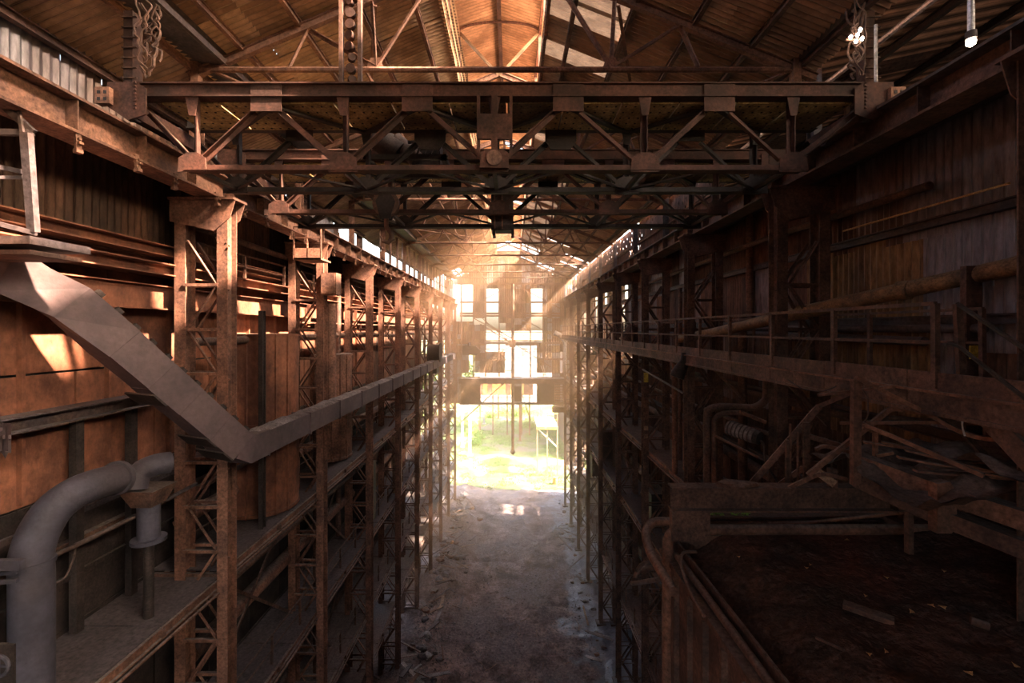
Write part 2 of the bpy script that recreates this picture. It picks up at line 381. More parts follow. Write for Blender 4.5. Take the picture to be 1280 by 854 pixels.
# walkway strip behind rail on the left
MB().box((-9.9, -12, E+4.12), (-8.0, 63, E+4.18)).build('ledge', 'rust_dark', cl)
cr = root('wall_right', (8.5, 40, E+4.2)); pr = [perforated(h, 20+i, 'sheet_rust') for i, h in enumerate((.02, .045, .07, .03))]
for j in range(19, 63):
    if random.random() < .10: continue
    inst(random.choice(pr), 'corrugated_sheet', cr, (8.5, j, E+4.35), (0, random.uniform(-.01, .01), 0))
for h in (4.4, 5.7): MB().ibeam((8.36, 18, E+h), (8.36, 63, E+h), .12, .16).build('girt', 'rust_dark', cr)
MB().box((7.6, -12, E+4.38), (9.3, 63, E+4.44)).build('ledge', 'dark', cr)
# neighbouring bay seen over the right rail
nb = root('ceiling', (14, 10, E+8)); 
nm = [MB.mesh(place(corr(1.0, 11.5, .04, .25, seg=6), Matrix.Identity(4)), 'roof_sheet', m, True) for m in ('sheet_dark', 'roof_a')]
for j in range(-2, 30):
    o = inst(random.choice(nm), 'roof_sheet', nb, (8.1, j+1, E+7.15)); o.rotation_euler = (0, radians(74), 0); 
    o.rotation_euler = Matrix(((0, 0, 1), (1, 0, 0), (0, 1, 0))).to_euler(); o.rotation_euler = (Matrix.Rotation(-radians(12), 3, 'Y') @ Matrix(((0, 0, 1), (1, 0, 0), (0, 1, 0)))).to_euler()
for x, z in ((10, 7.4), (12.5, 7.95), (15, 8.5), (17.5, 9.0)): MB().ibeam((x, -2, E+z), (x, 30, E+z), .12, .2).build('purlin', 'dark', nb)
ow = root('wall_right', (19.5, 10, E)); 
om = MB.mesh(place(corr(1.0, 6, .04, .25, seg=6), rotz(pi/2)), 'corrugated_sheet', 'sheet_dark', True)
for j in range(-2, 30): inst(om, 'corrugated_sheet', ow, (19.5, j, E+3.5))
for y in (18,): 
    for x in range(9, 19): inst(MB.mesh(corr(1.0, 5, .04, .25, seg=6), 'corrugated_sheet', 'sheet_dark', True), 'corrugated_sheet', ow, (x+.2, 30, E+4.4))
MB().box((9.3, -2, E+3.4), (19.5, 30, E+3.5)).build('ledge', 'dark', ow)
for x, y in ((11, 15), (13.5, 15), (11, 21), (13.5, 21)): MB().box((x, y, E+3.5), (x+.12, y+.12, E+7.6)).build('bay_post', 'rust_dark', ow)
for h in (5.2, 6.2): MB().bar((10.2, 15, E+h), (17, 15, E+h), .08).build('bay_rail', 'rust', ow)

# back of the hall behind the viewpoint, part open
wb = root('wall_back', (0, -14, 0))
for x in range(-10, 10):
    for zi, z in enumerate((0, 6, 12, 18, 24, 28)):
        if zi in (3, 4) and -10 < x < -4: continue
        MB().box((x+.01, -14.05, z), (x+.99, -14, z+5.97)).build('wall_plate', 'sheet_dark', wb)

# ---------------- far end wall with its openings
YE = 63.6
K = YE/570
def ex(px): return (px-640)*K
def ez(py): return E+(412-py)*K
we = root('wall_end', (-.3, YE, 0))
openings = [(608, 361, 623, 404), (663, 361, 678, 414), (632, 414, 678, 430), (607, 430, 632, 440), (631, 432, 671, 466), (586, 441, 593, 467), (566, 356, 592, 402), (592, 398, 606, 406),
            (607, 404, 632, 430), (577, 466, 690, 471), (703, 418, 709, 424), (700, 440, 705, 466)]
sw = .62
def blocked(x0, x1, z0, z1):
    for a, b_, c, d in openings:
        if x0 < ex(c)-.01 and x1 > ex(a)+.01 and z0 < ez(b_)-.05 and z1 > ez(d)+.05: return True
    return False
xs_ = sorted(set([ex(q) for o_ in openings for q in (o_[0], o_[2])]+[-9.4, 9.1]+[ex(q) for q in (600, 642, 652, 671)]))
xs2 = []
for a, c in zip(xs_[:-1], xs_[1:]):
    n_ = max(1, round((c-a)/.8)); xs2 += [a+(c-a)*i/n_ for i in range(n_)]
xs2.append(9.1)
for x, x1 in zip(xs2[:-1], xs2[1:]):
    if x1-x < .02: continue
    zb = ez(504)
    top = min(roof_h(max(min((x+x1)/2, 8), -8.6))+.0, 12.3)+E
    # stack of sheets, cut at the openings
    edges = sorted(set([zb, top, ez(378), ez(450)]+[ez(q) for o_ in openings for q in (o_[1], o_[3])]))
    for z0, z1 in zip(edges[:-1], edges[1:]):
        if z1-z0 < .05 or z1 > top+.01: continue
        if blocked(x, x1, z0, z1): continue
        if z1 <= ez(471)+.01:                       # lower band: open between the hanging panels
            px = 640+(x+x1)/2/K
            if not (px < 600 or 642 < px < 652 or 671 < px): continue
        m = random.choice(['sheet_rust', 'sheet_ochre', 'sheet_rust', 'sheet_grey'])
        b = corr(x1-x+.02, z1-z0, .025, .2, seg=5); b = place(b, Matrix.Translation((x, YE+random.uniform(-.02, .02), z0)))
        b.build('corrugated_sheet', m, we, True)
for py, a, c in ((355, 575, 703), (378, 575, 703), (392, 575, 703), (395, 575, 703), (429, 575, 703), (450, 592, 632), (449, 671, 704), (504.5, 575, 712)):
    MB().ibeam((ex(a), YE-.2, ez(py)), (ex(c), YE-.2, ez(py)), .2, .25).build('girt', 'rust', we)
for px in (577, 592, 607, 624, 663, 679, 704): MB().ibeam((ex(px), YE-.25, ez(471)), (ex(px), YE-.25, ez(352)), .18, .25, up=(0, 1, 0)).build('end_post', 'rust', we)
for a, b_, c, d in ((631, 361, 594, 381), (645, 357, 702, 387), (645, 394, 691, 420), (641, 431, 595, 459), (645, 431, 689, 459), (603, 398, 641, 431)):
    MB().bar((ex(a), YE-.4, ez(b_)), (ex(c), YE-.4, ez(d)), .14, .1).build('wind_brace', 'rust', we)
# inclined wreck rails in the open left part
for a, b_, c, d in ((592, 398, 640, 423), (600, 405, 637, 428), (608, 404, 628, 416)):
    MB().bar((ex(a), YE-.1, ez(b_)), (ex(c), YE+.4, ez(d)), .2, .12).build('loose_rail', 'rust', we)
# gable panels above the roof line of the main slopes (monitor end)
MB().box((-2.1, YE, E+9.6), (1.1, YE+.05, E+11)).build('gable_panel', 'sheet_rust', we)

# ================================================================== LACED COLUMNS
PH = 1.15
colmesh = {}
def column(side, k, xin, label, m, top):
    s = side; y = 6.0*k; dw = 1.1
    r = thing('laced_column', label, 'column', (xin, y, 0), 'laced columns of the %s row' % ('left' if s < 0 else 'right'))
    key = (side, m, k <= 6, round(top, 2))
    if key not in colmesh:
        d = {}; o = (0, 0, 0)
        def leg(x):
            b = MB()
            b.box((x-.14, -.2, -.1), (x+.14, -.175, top)); b.box((x-.14, .175, -.1), (x+.14, .2, top)); b.box((x-.012, -.175, -.1), (x+.012, .175, top))
            return b
        d['leg'] = [leg(0), leg(s*dw)]
        b = MB(); b.box((-.35, -.35, -.2), (.35, .35, .12)); b.box((s*dw-.35, -.35, -.2), (s*dw+.35, .35, .12)); d['foot'] = b
        dia1, dia2, hor = MB(), MB(), MB()
        dia1.angle((s*.17, 0, 0), (s*(dw-.17), 0, PH), .07, .014, up=(0, 1, 0)); dia2.angle((s*(dw-.17), 0, 0), (s*.17, 0, PH), .07, .014, up=(0, 1, 0))
        hor.angle((s*.1, 0, 0), (s*(dw-.1), 0, 0), .07, .014, up=(0, 0, 1))
        d['dia1'] = dia1; d['dia2'] = dia2; d['hor'] = hor
        # corbel head that carries the rail girder
        b = MB(); x0 = s*(dw+.25); x1 = -s*.35
        b.prism([(x1, top), (x0, top), (x0, top-.55), (s*.2, top-.8), (x1*.6, top-.45)], -.22, -.2, 'y'); b.prism([(x1, top), (x0, top), (x0, top-.55), (s*.2, top-.8), (x1*.6, top-.45)], .2, .22, 'y')
        b.box((min(x0, x1), -.3, top), (max(x0, x1), .3, top+.06)); d['head'] = b
        # bolt heads on the leg flange edges
        b = MB()
        for i in range(int(top/PH)):
            for q in (-.12, .12):
                z = i*PH+.04
                b.box((-s*.19-.02+q*0-.0, -.23, z), (-s*.19+.02, -.2, z+.04)); b.box((-.13, -.215, z+.1), (-.10, -.2, z+.13)); b.box((.10, -.215, z+.1), (.13, -.2, z+.13))
        d['bolts'] = b
        colmesh[key] = {kk: ([q.mesh(kk if kk != 'leg' else 'leg', m) for q in vv] if isinstance(vv, list) else vv.mesh(kk, m)) for kk, vv in d.items()}
        if k > 6:
            b = MB(); n = int((top-.9)/PH)
            for i in range(n):
                for yy in (-.19, .19):
                    z = .2+i*PH
                    src = dia1 if i % 2 else dia2
                    for q, dz in ((src, z), (hor, z)):
                        o = len(b.v); b.v += [(a[0], a[1]+yy, a[2]+dz) for a in q.v]; b.f += [tuple(j+o for j in f) for f in q.f]
            colmesh[key]['lacing'] = b.mesh('lacing', m)
    d = colmesh[key]
    for me in d['leg']: inst(me, 'leg', r, (xin, y, 0))
    inst(d['foot'], 'footing', r, (xin, y, 0)); inst(d['head'], 'corbel', r, (xin, y, 0)); inst(d['bolts'], 'bolts', r, (xin, y, 0))['kind'] = 'stuff'
    if k <= 6:
        n = int((top-.9)/PH)
        for i in range(n):
            z = .2+i*PH
            for yy in (-.19, .19):
                inst(d['dia1'] if i % 2 else d['dia2'], 'lacing_bar', r, (xin, y+yy, z)); inst(d['hor'], 'lacing_bar', r, (xin, y+yy, z))
    else: inst(d['lacing'], 'lacing', r, (xin, y, 0))['kind'] = 'stuff'
    return r
extraL = {2: 'rust-orange laced steel column nearest on the left, standing behind the elbow of the long duct', 3: 'laced steel column second nearest on the left, with an orange box on its upper leg'}
for k in range(2, 11):
    lab = extraL.get(k, 'rust-brown laced steel column, %s counted from the camera in the left row' % ORD[k-2])
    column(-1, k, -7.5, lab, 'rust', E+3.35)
extraR = {1: 'dark riveted steel column at the right edge of the picture', 2: 'dark laced steel column on the right where the long ochre pipe passes behind it'}
for k in range(1, 11):
    lab = extraR.get(k, 'dark laced steel column, %s counted from the camera in the right row' % ORD[k-1])
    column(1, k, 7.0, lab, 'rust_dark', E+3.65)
# rear legs against the walls (single posts) and wall posts up to the eave
for s, X, nm in ((-1, -8.6, 'left'), (1, 8.25, 'right')):
    for k in range(1, 11):
        y = 6*k; r = MB(); h0 = E+(4.15 if s < 0 else 4.4)
        r.ibeam((X, y+.45, h0), (X, y+.45, E+7.05), .22, .3, up=(0, 1, 0))
        o = r.build('clerestory_post', 'rust' if s < 0 else 'steel_grey'); tag(o, 'steel post above the %s crane rail, %s from the camera' % (nm, ORD[k-1]), 'post', 'posts above the %s rail' % nm)
for k in range(5, 11):
    for d in (2.1, 4.1):
        o = MB().box((-8.68, 6*k+d, E+4.15), (-8.52, 6*k+d+.14, E+7.0)).build('window_post', 'rust'); tag(o, 'thin post between the bright gaps above the far left rail', 'post', 'thin window posts above the left rail')

# ================================================================== CRANE RUNWAY GIRDERS
def runway(s, xin, h0, h1, label):
    x = xin+s*.35
    r = thing('runway_girder', label, 'girder', (x, 33, E+h0))
    MB().box((x-.28, -10, E+h1-.05), (x+.28, 63, E+h1)).build('top_flange', 'rust' if s < 0 else 'steel_grey', r)
    MB().box((x-.3, -10, E+h0), (x+.3, 63, E+h0+.05)).build('bottom_flange', 'rust' if s < 0 else 'rust_dark', r)
    MB().box((x-.02, -10, E+h0+.05), (x+.02, 63, E+h1-.05)).build('web', 'rust' if s < 0 else 'rust_dark', r)
    MB().box((x-.04, -10, E+h1), (x+.04, 63, E+h1+.13)).build('rail', 'steel_grey', r)
    me = MB().box((-.24, -.01, 0), (.24, .01, h1-h0-.1)).mesh('stiffener', 'rust' if s < 0 else 'rust_dark')
    for i in range(38): inst(me, 'stiffener', r, (x, 5+1.5*i, E+h0+.05))
    c = MB().box((-.03, -.04, -.3), (.03, .04, .02)).box((-.05, -.05, -.34), (.05, .05, -.27)).box((-.08, -.02, -.12), (.08, .02, -.08)).box((.03, -.03, -.2), (.1, .03, -.16)); me = c.mesh('cable_hanger', 'rust')
    if s < 0:
        for i in range(34): inst(me, 'cable_hanger', r, (x+.25, 5.2+1.3*i+random.uniform(-.2, .2), E+h0+random.uniform(-.02, .1)), (0, random.uniform(-.2, .2), random.uniform(-.4, .4)))
    return r
runway(-1, -7.5, 3.42, 4.08, 'rust-orange crane rail girder running down the left side of the hall')
runway(1, 7.0, 3.72, 4.32, 'dark crane rail girder running down the right side of the hall')
# second, rear girder line on the left below the rail (stacked ledges)
def longbeam(name, label, x, y0, y1, h, wd, ht, m, cat='beam', flip=0):
    o = MB().ibeam((x, y0, E+h), (x, y1, E+h), wd, ht).build(name, m); return tag(o, label, cat)
longbeam('wall_beam', 'uppermost dusty orange ledge beam on the left wall under the crane rail', -9.2, 2, 62, 2.05, .5, .28, 'rust_red')
longbeam('wall_beam', 'middle rusty ledge beam on the left wall, dust caked on its flange', -9.0, 2, 62, 1.52, .6, .3, 'rust_red')
longbeam('wall_beam', 'deep lowest rusty beam on the left wall above the dark recess', -9.1, 2, 62, .82, .3, .62, 'rust_red')
for k, y in enumerate((14.5, 20, 26, 31.5, 37)):
    o = MB().box((-9.0, y, E+.5), (-8.85, y+.03, E+1.1)).prism([(y-.12, E+.12), (y+.12, E+.12), (y+.16, E+.5), (y-.16, E+.5)], -9.0, -8.9, 'x').build('beam_bracket', 'rust_red'); tag(o, 'small steel bracket hanging below the deep left wall beam', 'bracket', 'brackets under the left wall beam')
# handrails in front of the upper left beams
def railing(name, label, x, y0, y1, h, ht=1.1, sp=2.2, m='rust', mid=.5, kick=True, cat='railing', z_off=0, group=None, th=.055):
    r = thing(name, label, cat, (x, (y0+y1)/2, E+h), group); n = int((y1-y0)/sp)
    MB().bar((x, y0, E+h+ht), (x, y1, E+h+ht), th, th).build('top_rail', m, r)
    MB().bar((x, y0, E+h+ht*mid), (x, y1, E+h+ht*mid), th*.8, th*.8).build('mid_rail', m, r)
    me = MB().box((-th/2-.01, -th/2-.01, -.1), (th/2+.01, th/2+.01, ht)).mesh('railing_post', m)
    for i in range(n+1): inst(me, 'railing_post', r, (x, y0+sp*i, E+h), (random.uniform(-.02, .02), random.uniform(-.02, .02), 0))
    return r
railing('handrail', 'thin railing along the upper left wall beams behind the columns', -8.85, 12.5, 60, 1.7, .75, 2.6, 'rust')
railing('handrail', 'low railing behind the left columns above the tank tops', -8.8, 18.5, 60, -.6, .9, 2.0, 'rust')

# ================================================================== DECKS BETWEEN THE COLUMNS
def deck(name, label, x0, x1, y0, y1, h, s, m='steel_grey', rail=False, ragged=True):
    r = thing(name, label, 'walkway', ((x0+x1)/2, (y0+y1)/2, E+h-.2)); n = int((y1-y0)/2)
    for i in range(n):
        y = y0+2*i; j = random.uniform(0, .12) if ragged else 0; t = random.uniform(-.015, .015)
        a, c = (x0+.0, x1-j) if s < 0 else (x0+j, x1)
        MB().box((a, y+.01, E+h-.03+t), (c, y+1.985, E+h+t)).build('deck_plate', m, r)
    xe = x1-.1 if s < 0 else x0+.1
    MB().ibeam((xe, y0, E+h-.16), (xe, y1, E+h-.16), .15, .25).build('edge_beam', 'rust', r)
    MB().tube([(xe-s*.13, y0, E+h-.3), (xe-s*.13, y1, E+h-.34)], .035, 8).build('edge_pipe', 'rust', r, True)
    MB().ibeam((x0+.4 if s < 0 else x1-.4, y0, E+h-.16), (x0+.4 if s < 0 else x1-.4, y1, E+h-.16), .15, .25).build('rear_beam', 'rust_dark', r)
    for i in range(int((y1-y0)/3)+1):
        y = y0+3*i; MB().bar((x0, y, E+h-.15), (x1, y, E+h-.15), .1, .16).build('cross_beam', 'rust_dark', r)
    return r
deck('platform', 'wide dusty steel platform at the lower left, below the grey pipe elbow', -9.6, -7.62, 4, 12, -6.5, -1, 'steel_grey')
deck('walkway_deck', 'uppermost grey dusty walkway running through the left columns', -9.5, -7.62, 12.02, 62, -6.35, -1)
deck('walkway_deck', 'second highest walkway through the left columns', -9.5, -7.62, 12, 62, -11, -1)
deck('walkway_deck', 'third walkway down through the left columns', -9.5, -7.62, 18, 62, -14.9, -1, 'rust_dark')
deck('walkway_deck', 'lowest walkway through the left columns just above the rubble', -9.5, -7.62, 18, 62, -17.9, -1, 'rust_dark')
deck('walkway_deck', 'second highest walkway through the right columns', 7.1, 9.1, 12, 62, -6.3, 1, 'rust_dark')
deck('walkway_deck', 'third walkway down through the right columns', 7.1, 9.1, 14, 62, -10.8, 1, 'steel_grey')
deck('walkway_deck', 'lowest walkway through the right columns', 7.1, 9.1, 18, 62, -17.4, 1, 'rust_dark')
railing('handrail', 'inner railing on the uppermost left walkway', -9.2, 13, 61, -6.35, .95, 2.0, 'rust_dark', th=.045)
railing('handrail', 'railing on the second highest left walkway', -7.9, 13, 61, -11, .95, 2.0, 'rust_dark', th=.045)
railing('handrail', 'railing on the third left walkway', -7.9, 19, 61, -14.9, .95, 2.0, 'rust_dark', th=.045)
railing('handrail', 'railing on the lowest right walkway', 7.25, 19, 61, -17.4, .95, 2.0, 'rust_dark', th=.045)
# the crane-level walkway on the right with its long railing
r = thing('walkway', 'long raised walkway with riveted side plates in front of the right columns', 'walkway', (7.2, 34, E-1.35))
for i in range(28):
    y = 5.5+2*i
    MB().box((6.55, y+.01, E-.84), (7.9, y+1.99, E-.8)).build('deck_plate', 'rust_dark', r)
    MB().box((6.5, y+.008, E-1.28), (6.54, y+1.992, E-.66+random.uniform(-.01, .01))).build('side_plate', 'rust_dark', r)
MB().box((6.46, 5.5, E-1.32), (6.62, 61.5, E-1.26)).build('bottom_flange', 'rust_dark', r)
MB().box((6.44, 5.5, E-.98), (6.5, 61.5, E-.94)).build('side_strip', 'rust', r)
for i in range(14): MB().bar((6.6, 7+4*i, E-1.25), (7.6, 7+4*i, E-2.3), .07).build('strut', 'rust_dark', r)
railing('walkway_railing', 'long two-bar railing on the aisle edge of the right walkway', 6.5, 7.0, 61, -.8, 1.2, 2.2, 'rust_dark', th=.06)
railing('walkway_railing', 'rear railing on the wall side of the right walkway', 7.85, 7.6, 61, -.8, 1.15, 2.4, 'rust_dark', th=.05)

# ================================================================== ROOF TRUSSES
for k in range(2, 11):
    y = 6.0*k+.0
    r = thing('roof_truss', 'steel roof truss, %s from the camera, with its long horizontal tie' % ORD[k-2], 'truss', (-.3, y, E+6.85), 'roof trusses')
    m = 'rust'
    MB().tube([(-8.3, y, E+6.84), (7.3, y, E+6.84)], .075, 8).build('tie_rod', m, r, True)
    MB().ibeam((-8.5, y, E+roof_h(-8.5)-.32), (-.5, y, E+roof_h(-1.0)-.02), .14, .22).build('rafter', m, r)
    MB().ibeam((8.0, y, E+roof_h(8.0)-.32), (-.5, y, E+roof_h(-1.0)-.02), .14, .22).build('rafter', m, r)
    top = E+roof_h(-1)-.1
    for sx in (-1, 1):
        j = -.5+sx*3.1; jt = lambda q: E+roof_h(-.5+sx*q)-.35
        for a, c in (((j, E+6.9), (-.5+sx*1.6, jt(1.7))), ((j, E+6.9), (-.5+sx*4.9, jt(4.9))), ((j, E+6.9), (-.5+sx*3.2, jt(3.2))), ((-.5+sx*5.4, E+6.9), (-.5+sx*4.9, jt(4.9)))):
            MB().angle((a[0], y, a[1]), (c[0], y, c[1]), .09, .015, up=(0, 1, 0)).build('strut', m, r)
        MB().bar((-.5, y, top), (-.5+sx*1.55, y, E+11.7), .1, .06, up=(0, 1, 0)).build('monitor_strut', 'roof_ochre', r)
        MB().bar((-.5, y, top), (-.5+sx*1.6, y, E+9.6), .1, .05, up=(0, 1, 0)).build('monitor_strut', m, r)
        MB().prism([(j-.25, E+6.8), (j+.25, E+6.8), (j+.12, E+7.15), (j-.12, E+7.15)], y-.02, y+.02, 'y').build('gusset', m, r)
    arch = [(-.5+1.6*cos(a), y, E+11.75+.4*sin(a)) for a in [pi*i/12 for i in range(13)]]
    MB().tube(arch, .05, 6).build('arch_rib', 'rust', r, True)
    if k == 2:
        for x in (-8.3, 7.45): MB().box((x-.1, y-.1, E+6.2), (x+.1, y+.1, E+7.1)).build('end_post', 'rust', r)
# long diagonal wind rods under the roof planes
for i, (a, c) in enumerate((((-7.8, 12), (-3.6, 24)), ((-3.6, 12), (-7.8, 24)), ((-7.8, 30), (-3.6, 42)), ((7.2, 12), (2.8, 24)), ((2.8, 12), (7.2, 24)), ((7.2, 30), (2.8, 42)), ((2.8, 30), (7.2, 42)))):
    o = MB().bar((a[0], a[1], E+roof_h(a[0])-.5), (c[0], c[1], E+roof_h(c[0])-.5), .09, .05).build('wind_brace', 'rust'); tag(o, 'diagonal wind brace under the roof sheets', 'brace', 'diagonal roof braces')
o = MB().tube([(-4.6, 13, E+8.15), (-4.3, 30, E+7.6), (-4.4, 45, E+7.4), (-3.3, 63, E+6.3)], .05, 6).build('roof_cable', 'rust', None, True); tag(o, 'long pale conduit sagging under the left roof slope to the end wall', 'cable')

# ================================================================== OVERHEAD CRANE BRIDGES
def crane(yf, yr, label, near, hT=4.68, hB=3.18):
    r = thing('overhead_crane_bridge', label, 'crane', (-.3, (yf+yr)/2, E+hB), None); m = 'crane'
    xb = [-6.25, -3.3, -.35, 2.6, 5.5]; xt = [-4.8, -1.85, 1.1, 4.05]
    for yi, y in enumerate((yf, yr)):
        mm = m if yi == 0 else 'dark'
        MB().box((-7.35, y-.08, E+hT-.13), (6.9, y+.08, E+hT+.13)).box((-7.35, y-.14, E+hT+.11), (6.9, y+.14, E+hT+.14)).box((-7.35, y-.14, E+hT-.14), (6.9, y+.14, E+hT-.11)).build('top_chord', mm, r)
        MB().box((-6.4, y-.06, E+hB-.05), (5.7, y+.06, E+hB+.05)).box((-6.4, y-.12, E+hB-.07), (5.7, y+.12, E+hB-.05)).build('bottom_chord', mm, r)
        for x in xb:
            MB().angle((x, y, E+hB), (x, y, E+hT-.1), .11, .02, up=(0, 1, 0)).build('post', mm, r)
            MB().prism([(x-.13, E+hT-.12), (x+.13, E+hT-.12), (x+.06, E+hT-.5), (x-.06, E+hT-.5)], y-.1, y-.08, 'y').build('gusset', mm, r)
            MB().prism([(x-.28, E+hB-.1), (x+.28, E+hB-.1), (x+.26, E+hB+.18), (x+.1, E+hB+.28), (x-.1, E+hB+.28), (x-.26, E+hB+.18)], y-.1, y-.08, 'y').build('gusset', mm, r)
        for x in xt:
            MB().box((x-.3, y-.11, E+hT-.42), (x+.3, y-.085, E+hT+.12)).build('gusset', mm, r)
            for q in xb:
                if abs(q-x) < 1.6: MB().angle((x+(.25 if q > x else -.25), y-.02, E+hT-.4), (q+(-.2 if q > x else .2), y-.02, E+hB+.18), .1, .02, up=(0, 1, 0)).build('diagonal', mm, r)
        for sx, xe, xc in ((-1, -6.25, -7.2), (1, 5.5, 6.8)): MB().angle((xe, y, E+hB+.1), (xc, y, E+hT-.4), .1, .02, up=(0, 1, 0)).build('diagonal', mm, r)
    if near:
        for x in xt[1:3]: MB().prism([(x-.35, E+hT-.1), (x+.35, E+hT-.1), (x+.35, E+hT-.42), (x+.22, E+hT-.62), (x-.22, E+hT-.62), (x-.35, E+hT-.42)], yr-.12, yr-.09, 'y').build('gusset', 'dark', r)
    # deck of riveted plates, seen from below
    x = -7.0; i = 0; bolts = MB()
    while x < 6.4:
        MB().box((x+.01, yf+.1, E+hT-.17-random.uniform(0, .01)), (x+1.13, yr-.1, E+hT-.14)).build('deck_plate', 'deckyellow', r)
        for u in range(6):
            for q in range(5):
                cx, cy = x+.1+u*.19, yf+.2+q*(yr-yf-.4)/4; z = E+hT-.185
                bolts.box((cx-.018, cy-.018, z-.006), (cx+.018, cy+.018, z+.006))
        x += 1.15; i += 1
    bolts.build('rivets', 'dark', r)['kind'] = 'stuff'
    # flat plan bracing under the deck and between the bottom chords
    for a, c in zip(sorted(xb+xt)[:-1], sorted(xb+xt)[1:]):
        i = sorted(xb+xt).index(a)
        MB().bar((a, yf+.1 if i % 2 else yr-.1, E+hT-.24), (c, yr-.1 if i % 2 else yf+.1, E+hT-.24), .11, .05).build('plan_brace', 'dark', r)
        MB().bar((a, yf if i % 2 else yr, E+hB), (c, yr if i % 2 else yf, E+hB), .07, .04).build('plan_brace', 'dark', r)
    for x in xb: MB().bar((x, yf, E+hB), (x, yr, E+hB), .08).build('cross_tie', 'dark', r)
    # end carriages with buffers
    for sx, xc in ((-1, -7.55), (1, 7.1)):
        xg = xc-sx*.25
        MB().prism([(xc-.28*sx, E+hT+.12), (xc+.3*sx, E+hT+.12), (xc+.3*sx, E+hT-.35), (xc-.1*sx, E+hT-.62), (xc-.45*sx, E+hT-.5), (xc-.45*sx, E+hT+.0)], yf-.16, yf-.13, 'y').build('end_plate', m, r)
        MB().box((xc-.1, yf-.1, E+4.2), (xc+.1, yr+.5, E+4.5)).build('end_carriage', m, r)
        for y in (yf+.1, yr-.1): MB().tube([(xc-.07, y, E+4.35), (xc+.07, y, E+4.35)], .2, 16).build('carriage_wheel', 'steel_grey', r, True)
        if near:
            bb = MB().box((xc+sx*.32-.14, yf-.25, E+4.35), (xc+sx*.32+.14, yf-.1, E+4.66)).build('buffer_block', 'rust', r)
            for u in (-.06, .06):
                for q in (4.43, 4.56): MB().box((xc+sx*.32+u-.03, yf-.26, E+q-.03), (xc+sx*.32+u+.03, yf-.249, E+q+.03)).build('buffer_hole', 'dark', bb)
            MB().box((xc-.12, yf, E+hT+.1), (xc+.06, yf+.25, E+6.3)).build('carriage_post', m, r)
            for i in range(7): MB().box((xc-.14, yf-.03, E+4.95+i*.2), (xc+.16, yf, E+4.97+i*.2)).build('rung', 'rust_dark', r)
        bmb = MB()
        for i in range(8):
            bmb.box((xc-sx*.25-.02, yf-.19, E+hT-.4+i*.07), (xc-sx*.25+.02, yf-.16, E+hT-.37+i*.07))
        bmb.build('bolts', m, r)['kind'] = 'stuff'
    return r
c1 = crane(9.0, 10.4, 'nearest overhead crane bridge, a wide riveted steel truss with yellowish deck', True)
# central frame on the near bridge
for x in (-.65, -.02): MB().box((x-.03, 8.83, E+3.3), (x+.03, 8.9, E+4.6)).build('centre_post', 'crane', c1)
MB().box((-.68, 8.8, E+3.68), (.0, 8.86, E+4.17)).build('centre_plate', 'crane', c1)
MB().box((-.4, 8.8, E+4.17), (-.28, 8.86, E+4.6)).build('centre_post', 'crane', c1)
MB().box((-.4, 8.8, E+3.3), (-.28, 8.86, E+3.68)).build('centre_post', 'crane', c1)
MB().prism([(-.62, E+3.12), (-.06, E+3.12), (-.06, E+3.4), (-.16, E+3.46), (-.52, E+3.46), (-.62, E+3.4)], 8.78, 8.84, 'y').build('gusset', 'crane', c1)
MB().tube([(-.34, 8.74, E+3.3), (-.34, 8.79, E+3.3)], .15, 20).build('round_cover', 'rust_dark', c1, True)
c2 = crane(12.3, 14.0, 'second overhead crane bridge, darker truss just behind the nearest one', False)
# dark box column hanging at the centre of the rear bridge
r = thing('crane_mast', 'dark square mast hanging from the centre of the second crane bridge', 'mast', (-.3, 13, E+2.7))
MB().box((-.58, 12.6, E+2.75), (.04, 13.1, E+4.5)).build('mast_box', 'dark', r); MB().box((-.66, 12.5, E+4.2), (.12, 13.2, E+4.5)).build('mast_collar', 'dark', r)
MB().box((-.5, 12.56, E+2.78), (-.46, 12.6, E+4.2)).build('mast_rib', 'rust_dark', r); MB().box((-.29, 12.56, E+2.78), (-.25, 12.6, E+4.2)).build('mast_rib', 'rust_dark', r)
for i, (x, z) in enumerate(((-.5, 2.6), (.02, 2.6))): MB().box((x-.04, 12.6, E+z), (x+.04, 13, E+2.8)).build('mast_lug', 'dark', r)
# trolley machinery between the bridges
r = thing('crane_trolley', 'black hoist trolley with drum and motor sitting left of centre on the crane', 'hoist', (-2.5, 11.4, E+4.0))
MB().box((-3.5, 10.7, E+4.0), (-1.55, 10.8, E+4.12)).box((-3.5, 12.0, E+4.0), (-1.55, 12.1, E+4.12)).box((-3.5, 10.7, E+4.0), (-3.38, 12.1, E+4.12)).box((-1.67, 10.7, E+4.0), (-1.55, 12.1, E+4.12)).build('trolley_frame', 'dark', r)
MB().tube([(-3.35, 11.3, E+4.75), (-2.75, 11.3, E+4.35)], .3, 20).build('drum', 'dark', r, True)
MB().tube([(-2.9, 11.3, E+4.7), (-2.35, 11.3, E+4.2)], .2, 18).build('motor', 'steel_grey', r, True)
for i in range(5): MB().bar((-2.5+.16*i, 11.0, E+4.1), (-2.2+.16*i, 11.0, E+4.85), .045).build('frame_bar', 'dark', r)
MB().bar((-2.6, 10.95, E+4.85), (-1.6, 10.95, E+4.85), .07).build('frame_bar', 'dark', r); MB().bar((-2.5, 10.95, E+4.5), (-1.6, 10.95, E+4.5), .06).build('frame_bar', 'dark', r)
MB().bar((-1.85, 10.95, E+4.85), (-1.55, 10.95, E+4.15), .07).build('frame_bar', 'steel_grey', r)
MB().box((-2.5, 11.4, E+4.1), (-1.8, 11.9, E+4.7)).build('gear_box', 'dark', r)
